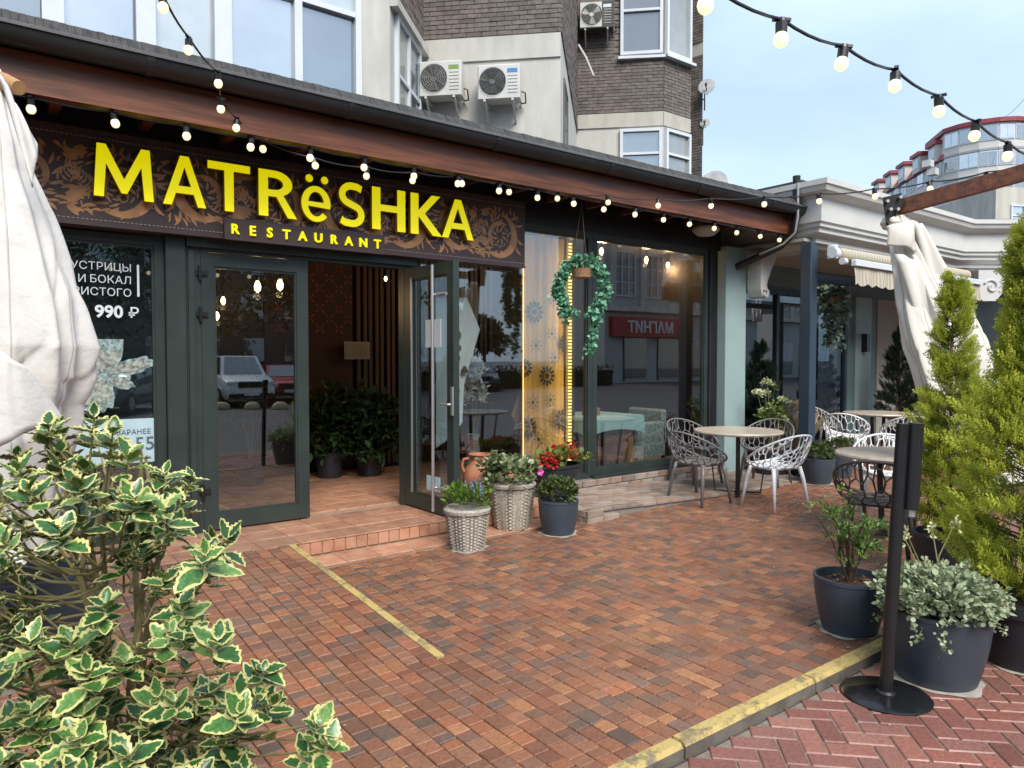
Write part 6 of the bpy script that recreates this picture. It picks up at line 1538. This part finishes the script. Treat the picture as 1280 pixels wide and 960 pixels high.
# pulled-back swag reaching towards the door
q = MB(); A1, A2 = on_v(705,318,CV+.08), on_v(640,520,CV+.12); B1, B2 = on_v(655,330,CV+.05), on_v(655,560,CV+.1); vs = []
for i in range(15):
    for j in range(9):
        s_, t_ = i/14, j/8; p = B1.lerp(B2, s_).lerp(A1.lerp(A2, s_), t_); vs.append((p.x, p.y+.02*math.sin(t_*20), p.z))
q.add(vs, [(i*9+j, (i+1)*9+j, (i+1)*9+j+1, i*9+j+1) for i in range(14) for j in range(8)]); q.build('swag', mat('brown_drape', (.1,.055,.03), .7, .3, 4, stretch=(6,1,.4)), cur, smooth='all')
m_hole = mat('lace_cutout', (.012,.006,.003), .7, .2)
def cut(x, y, r_, petals):
    r_ *= 1.15; c = on_v(x, y, CV-.045); q = MB(); n = petals
    for k in range(n):
        a = 2*PI*k/n; c_, s_ = math.cos(a), math.sin(a); w_ = r_*(.16 if petals > 9 else .07)
        for (i0, i1) in ((r_*.45, r_),):
            pts = [(i0,-w_*.7),(i1*.85,-w_),(i1,0),(i1*.85,w_),(i0,w_*.7)]; q.add([(c.x+px*c_-py*s_, CV-.045, c.z+px*s_+py*c_) for px, py in pts], [(0,1,2,3,4)])
    m2 = 10; q.add([(c.x+r_*.27*math.cos(2*PI*i/m2), CV-.046, c.z+r_*.27*math.sin(2*PI*i/m2)) for i in range(m2)], [tuple(range(m2))]); q.build('flower_cutout', m_hole, cur)
for x, y, r_, pt in ((668,390,.12,12),(684,470,.11,12),(660,535,.12,12),(703,525,.12,12),(690,417,.08,8),(670,432,.08,8),(694,447,.08,8),(666,503,.08,8),(688,500,.08,8),(673,549,.08,8),(707,430,.1,12),(692,375,.08,8),(656,460,.1,12)): cut(x, y, r_, pt)
led = thing('led_strip', 'vertical warm lit strip beside the gold curtain', 'light strip', (cu_(715, 6.66), 6.66, .3))
m_led = emitmat('led_warm', (1,.72,.22), 1.1); x0 = cu_(712.5, 6.66)
for k in range(66): z = .35+k*.041; MB().box(x0-.024, x0+.024, 6.655, 6.665, z, z+.018).build('led_segment', m_led, led)
def lamp_light(par, loc, e_, col, size=None, rot=(0,0,0)):
    l_ = bpy.data.lights.new('lamp_glow', 'AREA' if size else 'POINT'); l_.energy = e_; l_.color = col
    if size: l_.shape = 'RECTANGLE'; l_.size, l_.size_y = size
    else: l_.shadow_soft_size = .04
    o_ = bpy.data.objects.new('lamp_glow', l_); COL.objects.link(o_); o_.location = loc; o_.rotation_euler = rot; return o_
lamp_light(led, (x0-.03, 6.5, 1.7), 4.5, (1,.74,.32), (.05, 2.6), (PI/2, 0, R(35)))
lamp_light(led, (cu_(654,6.6)+.0, 6.5, 1.7), 2.5, (1,.74,.32), (.05, 2.6), (PI/2, 0, R(-35)))
MB().box(x0-.05, x0+.05, 6.67, 6.69, .3, 3.1).build('profile', mat('gold_profile', (.35,.22,.05), .4, metal=.6), led)
MB().box(cu_(654,6.66)-.006, cu_(654,6.66)+.006, 6.655, 6.665, .35, 3.1).build('led_edge', emitmat('led_dim', (1,.7,.25), .5), led)
post2 = thing('window_column', 'dark upholstered column between the curtain and the window frame', 'column', (5.9, 6.75, .15)); MB().bbox(cu_(718,6.7), 6.0, 6.7, 6.86, .15, 3.18, .01).build('shaft', mat('column_brown', (.05,.036,.026), .6), post2)
# white embroidered cloth hanging by the glass
wc = thing('hanging_cloth', 'white embroidered cloth hanging inside beside the open door', 'cloth', (3.9, 6.55, .6))
out_ = [(566,372),(584,372),(600,412),(580,480),(578,528),(566,545)]; pp = [on_v(x, y, 6.56) for x, y in out_]; q = MB(); q.add(pp+[on_v(572,450,6.53)], [(i, (i+1) % 6, 6) for i in range(6)]); q.build('panel', mat('white_linen', (.78,.8,.82), .8, .06, 3, bump=.3, bscale=8, bdist=.02), wc)
# (left part continues behind the door leaf)
MB().add([on_v(545,372,6.561), on_v(566,372,6.561), on_v(566,545,6.561), on_v(545,560,6.561)], [(0,1,2,3)]).build('panel', MATS['white_linen'], wc)
q = MB()
for k in range(16):
    p = on_v(random.uniform(567,584), random.uniform(400,500), 6.52); r_ = random.uniform(.012,.035); q.add([(p.x+r_*math.cos(a), 6.52, p.z+r_*1.4*math.sin(a)) for a in np.linspace(0,2*PI,8,endpoint=False)], [tuple(range(8))])
q.build('embroidery', mat('grey_embroidery', (.06,.07,.08), .7), wc)
# vase of white plumes
vz = thing('plume_vase', 'glass vase of white plumes on the floor behind the window', 'vase', (4.62, 6.85, .15))
q = MB(); q.lathe([(.06,0),(.08,.02),(.09,.3),(.06,.55),(.08,.6),(.07,.6),(.05,.55)], 20); q.build('vase_body', mat('smoky_vase', (.2,.22,.21), .2), vz, world=False, smooth=True)
for dx, h in ((-.05,1.15),(.04,1.3),(.1,1.0),(-.12,1.0),(0,1.2)): blob_leaves('plume', vz, G['white'], (4.62+dx, 6.85, .15+h), (.06,.06,.16), 160, .06, LEAFS, .4, .2)
stems(vz, (4.62,6.85,.5), [(4.6,6.85,1.2),(4.68,6.85,1.3),(4.72,6.85,1.1)])
# dining table with mint cloth
dt = thing('dining_table', 'wooden dining table under a mint cloth inside the window', 'table', (6.75, 7.1, .15))
p = on_v(772, 516, 6.95); zt = p.z; m_mint = mat('mint_cloth', (.4,.58,.54), .75, .07, 3, bump=.3, bscale=10, bdist=.01); m_oak = mat('warm_oak', (.33,.16,.06), .45, .25, 4, stretch=(6,6,.5))
MB().box(6.2, 7.05, 6.6, 7.4, zt-.035, zt-.006).build('table_top', m_oak, dt)
for x, y in ((6.28,6.66),(6.97,6.66),(6.28,7.34),(6.97,7.34)): MB().box(x-.045, x+.045, y-.045, y+.045, .152, zt-.036).build('leg', m_oak, dt)
q = MB(); n = 22; vs = []; A = [(6.12,6.54),(7.13,6.54),(7.13,7.46),(6.12,7.46)]
def ringp(k, f, dz):
    out = []
    for i in range(4):
        a, b = A[i], A[(i+1) % 4]
        for j in range(n):
            t = j/n; x, y = a[0]+(b[0]-a[0])*t, a[1]+(b[1]-a[1])*t; cx, cy = 6.62, 7.0; w_ = 1+f*(1+.6*math.sin(j*1.9+i)); drop = dz*(1+.8*abs(t-.5)**2*2); out.append((cx+(x-cx)*w_, cy+(y-cy)*w_, zt-drop))
    return out
rings = [ringp(0,-.08,0), ringp(1,0,.004), ringp(2,.012,.07), ringp(3,.02,.17)]; N4 = 4*n
for r_ in rings: vs += r_
fs = [tuple(range(N4))]+[(k*N4+i, k*N4+(i+1) % N4, (k+1)*N4+(i+1) % N4, (k+1)*N4+i) for k in range(3) for i in range(N4)]; q.add(vs, fs); o = q.build('tablecloth', m_mint, dt, smooth=True)
nbx = thing('napkin_box', 'small wooden napkin box on the mint tablecloth', 'box', (6.42, 6.8, zt+.001))
q = MB(); q.bbox(-.1,.1,-.07,.07,0,.1,.006); q.build('box_body', m_oak, nbx, world=False); q = MB(); q.box(-.07,.07,-.04,.04,.101,.13); q.build('napkins', MT['white'], nbx, world=False)
wch = thing('wicker_armchair', 'pale grey wicker armchair behind the window at the mint table', 'armchair', (7.5, 7.05, .152))
m_wk = mat('pale_wicker', (.27,.3,.28), .7, .65, 42, bump=1, bscale=90)
q = MB(); q.bbox(-.33,-.25,-.34,.34,.12,.62,.03); q.bbox(-.25,.28,.26,.34,.12,.6,.03); q.bbox(-.25,.28,-.34,-.26,.12,.6,.03); q.build('arm_shell', m_wk, wch, world=False)
q = MB(); q.bbox(.2,.3,-.34,.34,.3,.76,.03); q.build('backrest', m_wk, wch, world=False); q = MB(); q.bbox(-.24,.2,-.255,.255,.25,.42,.03); q.build('seat', m_wk, wch, world=False)
for sx in (-.28,.26):
    for sy in (-.3,.3): MB().box(sx-.02,sx+.02,sy-.02,sy+.02,0,.12).build('leg', MT['black'], wch, world=False)
# notice, pendant lamps, indoor plants
nt_ = thing('framed_notice', 'grey framed notice on the slatted wall inside the doorway', 'notice', (4.25, 8.7, 1.6)); a, b = on_v(431,427,8.72), on_v(462,449,8.72)
MB().box(a.x, b.x, 8.72, 8.74, b.z, a.z).build('frame', mat('notice_frame', (.3,.3,.3), .4), nt_); MB().box(a.x+.015, b.x-.015, 8.712, 8.719, b.z+.015, a.z-.015).build('sheet', mat('notice_sheet', (.2,.19,.185), .6), nt_)
def pendant(x, y, v, label, big=1, en=None):
    p = on_v(x, y, v); p.z = min(p.z, 3.03); e = thing('pendant_lamp', label, 'lamp', p, 0, 'warm pendant bulbs inside the restaurant'); q = MB(); q.lathe([(0,-.08*big),(.03*big,-.05*big),(.035*big,0),(.015*big,.05*big),(.012*big,.06*big)], 14); q.build('bulb', MT['glow'], e, world=False, smooth=True)
    q = MB(); q.tube([(0,0,.06*big),(0,0,3.19-p.z)], .006, 5); q.build('cord', MT['black'], e, world=False); q = MB(); q.lathe([(.018*big,.05*big),(.02*big,.1*big),(.008,.11*big)], 10); q.build('socket', MT['black'], e, world=False); lamp_light(e, p-Vector((0,0,.12*big)), (en or .7)*big*big, (1,.6,.28))
pendant(322, 357, 8.2, 'left one of two larger pendant bulbs seen through the closed door'); pendant(350, 355, 8.2, 'right one of two larger pendant bulbs seen through the closed door')
pendant(267, 373, 8.6, 'small pendant bulb seen at the upper hinge side of the door glass', .7); pendant(279, 375, 8.5, 'small pendant bulb beside the upper hinge side one', .7); pendant(271, 394, 8.4, 'lowest small pendant bulb in the door glass', .7)
pendant(482, 348, 8.0, 'tiny ceiling bulb above the slatted wall', .45)
for k_, (x, y) in enumerate(((752,307),(808,313),(835,317))): pendant(x, y, 6.85+.2*k_, ['lit ceiling lamp behind the window frame post', 'lit ceiling lamp in the middle of the big window', 'lit ceiling lamp toward the corner of the big window'][k_], .7, 26)
def indoor(x, y, v, rad, n, label):
    p = on_v(x, y, v); e = planter('indoor_plant', label, 'potted plant', (p.x, v, .152)); pot(e, .14, .18, .32, MT['potblack'])
    stems(e, (p.x,v,.45), [(p.x+random.uniform(-.2,.2), v+random.uniform(-.1,.1), p.z+random.uniform(-.2,.3)) for _ in range(8)], .008, .004); blob_leaves('foliage', e, G['indoor'], (p.x, v, p.z), rad, n, .12, LEAF, .1, .2, zmin=.2)
indoor(412, 545, 8.45, (.36,.25,.6), 900, 'dark leafy plant inside beside the closed door leaf'); indoor(462, 550, 8.3, (.46,.3,.6), 1300, 'broad leafy plant in the middle of the dark doorway'); indoor(312, 505, 8.5, (.3,.25,.5), 300, 'dark plant behind the closed door glass')

# ================================================================== PARKED CARS, TREES AND STREET STONES (mirrored in the glass)
def car(label, loc, rz, paint, hood, roofh, length, suv):
    e = thing('parked_car', label, 'car', loc, rz, 'cars parked across the street'); W = .93; pm = paint
    # x forward; sections: x, half width, bottom, top
    sec = [(-length/2,.72,.45,.75),(-length/2+.1,.86,.32,hood+.02),(-length*.3,W,.26,hood+.06),(0,W,.25,hood+.04),(length*.24,W,.25,hood),(length*.4,.88,.27,hood-.1),(length/2-.08,.8,.33,hood-.2),(length/2,.68,.42,hood-.32)]
    q = MB(); rows = []
    for x, hw, b, t in sec: rows += [(x,-hw*.9,b),(x,-hw,b+.15),(x,-hw,(b+t)/2+.05),(x,-hw*.94,t-.06),(x,-hw*.82,t),(x,hw*.82,t),(x,hw*.94,t-.06),(x,hw,(b+t)/2+.05),(x,hw,b+.15),(x,hw*.9,b)]
    n = 10; fs = [(i*n+j, (i+1)*n+j, (i+1)*n+(j+1) % n, i*n+(j+1) % n) for i in range(len(sec)-1) for j in range(n)]+[tuple(range(n-1,-1,-1)), tuple(range((len(sec)-1)*n, len(sec)*n))]
    q.add(rows, fs); q.build('body', pm, e, world=False, smooth=True)
    x0, x1, x2, x3 = -length*(.46 if suv else .4), -length*(.4 if suv else .25), length*.06, length*.24
    vs = [(x0,-.78,hood),(x3,-.78,hood-.02),(x2,-.62,roofh),(x1,-.62,roofh),(x0,.78,hood),(x3,.78,hood-.02),(x2,.62,roofh),(x1,.62,roofh)]
    q = MB(); q.add(vs, [(0,1,2,3),(7,6,5,4),(1,5,6,2),(3,2,6,7),(0,3,7,4)]); q.build('cabin', pm, e, world=False)
    g = MB(); k = .96
    def sh(a, b, c, d, o): 
        P = [Vector(vs[i]) for i in (a,b,c,d)]; c_ = sum(P, Vector())/4; return [c_+(p-c_)*.86+Vector(o) for p in P]
    for idx, o, nm in (((1,5,6,2),(.02,0,.01),'windscreen'), ((0,1,2,3),(0,-.02,0),'side_glass'), ((7,6,5,4),(0,.02,0),'side_glass'), ((0,3,7,4),(-.02,0,0),'rear_glass')): MB().add(sh(*idx, o), [(0,1,2,3)]).build(nm, MT['carglass'], e, world=False)
    for sx in (-length*.31, length*.32):
        for sy in (-1, 1):
            q = MB(); q.tube([(sx,sy*.72,.34),(sx,sy*.95,.34)], .34, 22); wh = q.build('wheel', MT['black'], e, world=False, smooth=True); q = MB(); q.tube([(sx,sy*.94,.34),(sx,sy*.965,.34)], .21, 12); q.build('rim', MT['steel'], wh, world=False)
    xf = length/2
    for sy in (-1, 1): q = MB(); q.bbox(xf-.16,xf-.0,min(sy*.5,sy*.8),max(sy*.5,sy*.8),hood-.34,hood-.2,.03); q.build('headlight', MT['lamp'], e, world=False)
    q = MB(); q.bbox(xf-.08,xf+.03,-.46,.46,hood-.42,hood-.22,.02); q.build('grille', MT['black'], e, world=False); q = MB(); q.bbox(xf-.1,xf+.05,-.75,.75,.35,.5,.04); q.build('bumper', MT['black'], e, world=False)
    q = MB(); q.box(xf+.05,xf+.06,-.26,.26,.42,.53); q.build('number_plate', MT['white'], e, world=False)
    return e
MT['carglass'] = farglass('car_glass', (.02,.025,.03), .3); MT['lamp'] = mat('headlamp', (.6,.63,.65), .15, .1, 5)
def refl(x, z): t = (x-640)/900; return (z*(.603+.798*t), 12.7-z*(.798-.603*t))
cw = mat('car_white', (.8,.82,.84), .25, .04, 2, coat=.6); crd = mat('car_red', (.5,.015,.02), .25, .06, 2, coat=.6); cg = mat('car_grey', (.08,.09,.1), .25, .06, 2, coat=.6)
p = refl(297, 27); car('white off-roader parked across the street, mirrored in the closed door', (*p, STEP), R(95), cw, 1.12, 1.82, 4.7, True)
p = refl(352, 29.5); car('red saloon parked across the street beside the white off-roader', (*p, STEP), R(100), crd, .98, 1.45, 4.5, False)
p = refl(145, 23); car('dark grey car across the street, mirrored in the poster window', (*p, STEP), R(118), cg, 1.0, 1.5, 4.5, False)
p = refl(600, 40); car('grey car parked farther along the street towards the shop', (*p, STEP), R(118), cg, 1.0, 1.5, 4.5, False)
for k, x in enumerate((277, 315, 350)):
    p = refl(x, 24.2); e = thing('parking_hemisphere', ['concrete parking hemisphere in front of the white off-roader wheel', 'concrete parking hemisphere between the white and red cars', 'concrete parking hemisphere in front of the red car'][k], 'bollard', (*p, STEP), 0, 'concrete parking stones'); q = MB(); q.lathe([(.26,0),(.27,.03),(.25,.12),(.19,.2),(.1,.245),(0,.255)], 24); q.build('dome', mat('yellowed_concrete', (.4,.34,.22), .8, .2), e, world=False, smooth=True)
def street_tree(x, y, h, r_, seed, label, m='street'):
    e = thing('street_tree', label, 'tree', (x, y, STEP), 0, 'trees across the street'); rg = random.Random(seed); q = MB(); top = h*.45
    q.tube([(x,y,STEP),(x+.1,y,top*.5),(x,y+.1,top),(x+.1,y,h*.75)], [.2,.16,.13,.05], 8)
    for k in range(7): a = k*.9; q.tube([(x,y,top*(.75+.06*k)), (x+math.cos(a)*r_*.35,y+math.sin(a)*r_*.35,top+h*.12), (x+math.cos(a)*r_*.7,y+math.sin(a)*r_*.7,h*.68)], [.07,.045,.02], 6)
    q.build('trunk', MT['bark'], e)
    for k in range(9):
        c = (x+rg.uniform(-.6,.6)*r_, y+rg.uniform(-.55,.55)*r_, h*.6+rg.uniform(-.42,.36)*h*.75); blob_leaves('crown', e, G[m], c, (r_*.55,r_*.55,h*.16), 420, .3, LEAF, .1, .3)
TREES = [(-14,-24,8.5,3.6), (-5,-25,9.5,3.8), (2.5,-26,10,4), (9,-24,9.5,4), (14.5,-23,9,3.8), (19,-25,6.2,2.6), (25.5,-24,4.6,1.7)]
LBL = ['lone street tree farthest from the shop', 'tall street tree second from the far end', 'spreading street tree behind the dark grey car', 'tallest street tree behind the white off-roader', 'street tree behind the red saloon', 'low street tree next to the shop building', 'small street tree in front of the shop corner']
for k, (x, y, h, r_) in enumerate(TREES): street_tree(x, y, h, r_, k, LBL[k])

blk = thing('opposite_block', 'long dark brick apartment block across the street, mirrored in the glass', 'building', (-5, -40, STEP))
m_ob = mat('opposite_brick', (.09,.07,.062), .85, .2, .6)
MB().box(-60, 23, -52, -40, STEP, 17).build('wall', m_ob, blk)
for k in range(18):
    for j in range(5):
        x = -34+k*3.1; MB().box(x, x+1.6, -40.0, -39.93, 1.5+j*3.1, 3.2+j*3.1).build('window', MT['dimglass'], blk)

hg = thing('screen_hedge', 'added low clipped hedge screening the pale street from the window reflections', 'hedge', (10, -21.5, STEP))  # added hedge, keeps the pale far street out of the window reflections
P = np.stack([RNG.uniform(-30,34,9000), -21.5+RNG.uniform(-.5,.5,9000), STEP+1.25*RNG.random(9000)**.7], 1); scatter('foliage', LEAF, P, rdirs(9000)+np.array([0,.3,.5]), rdirs(9000), RNG.uniform(.12,.24,9000), G['street'], hg, kind='stuff')
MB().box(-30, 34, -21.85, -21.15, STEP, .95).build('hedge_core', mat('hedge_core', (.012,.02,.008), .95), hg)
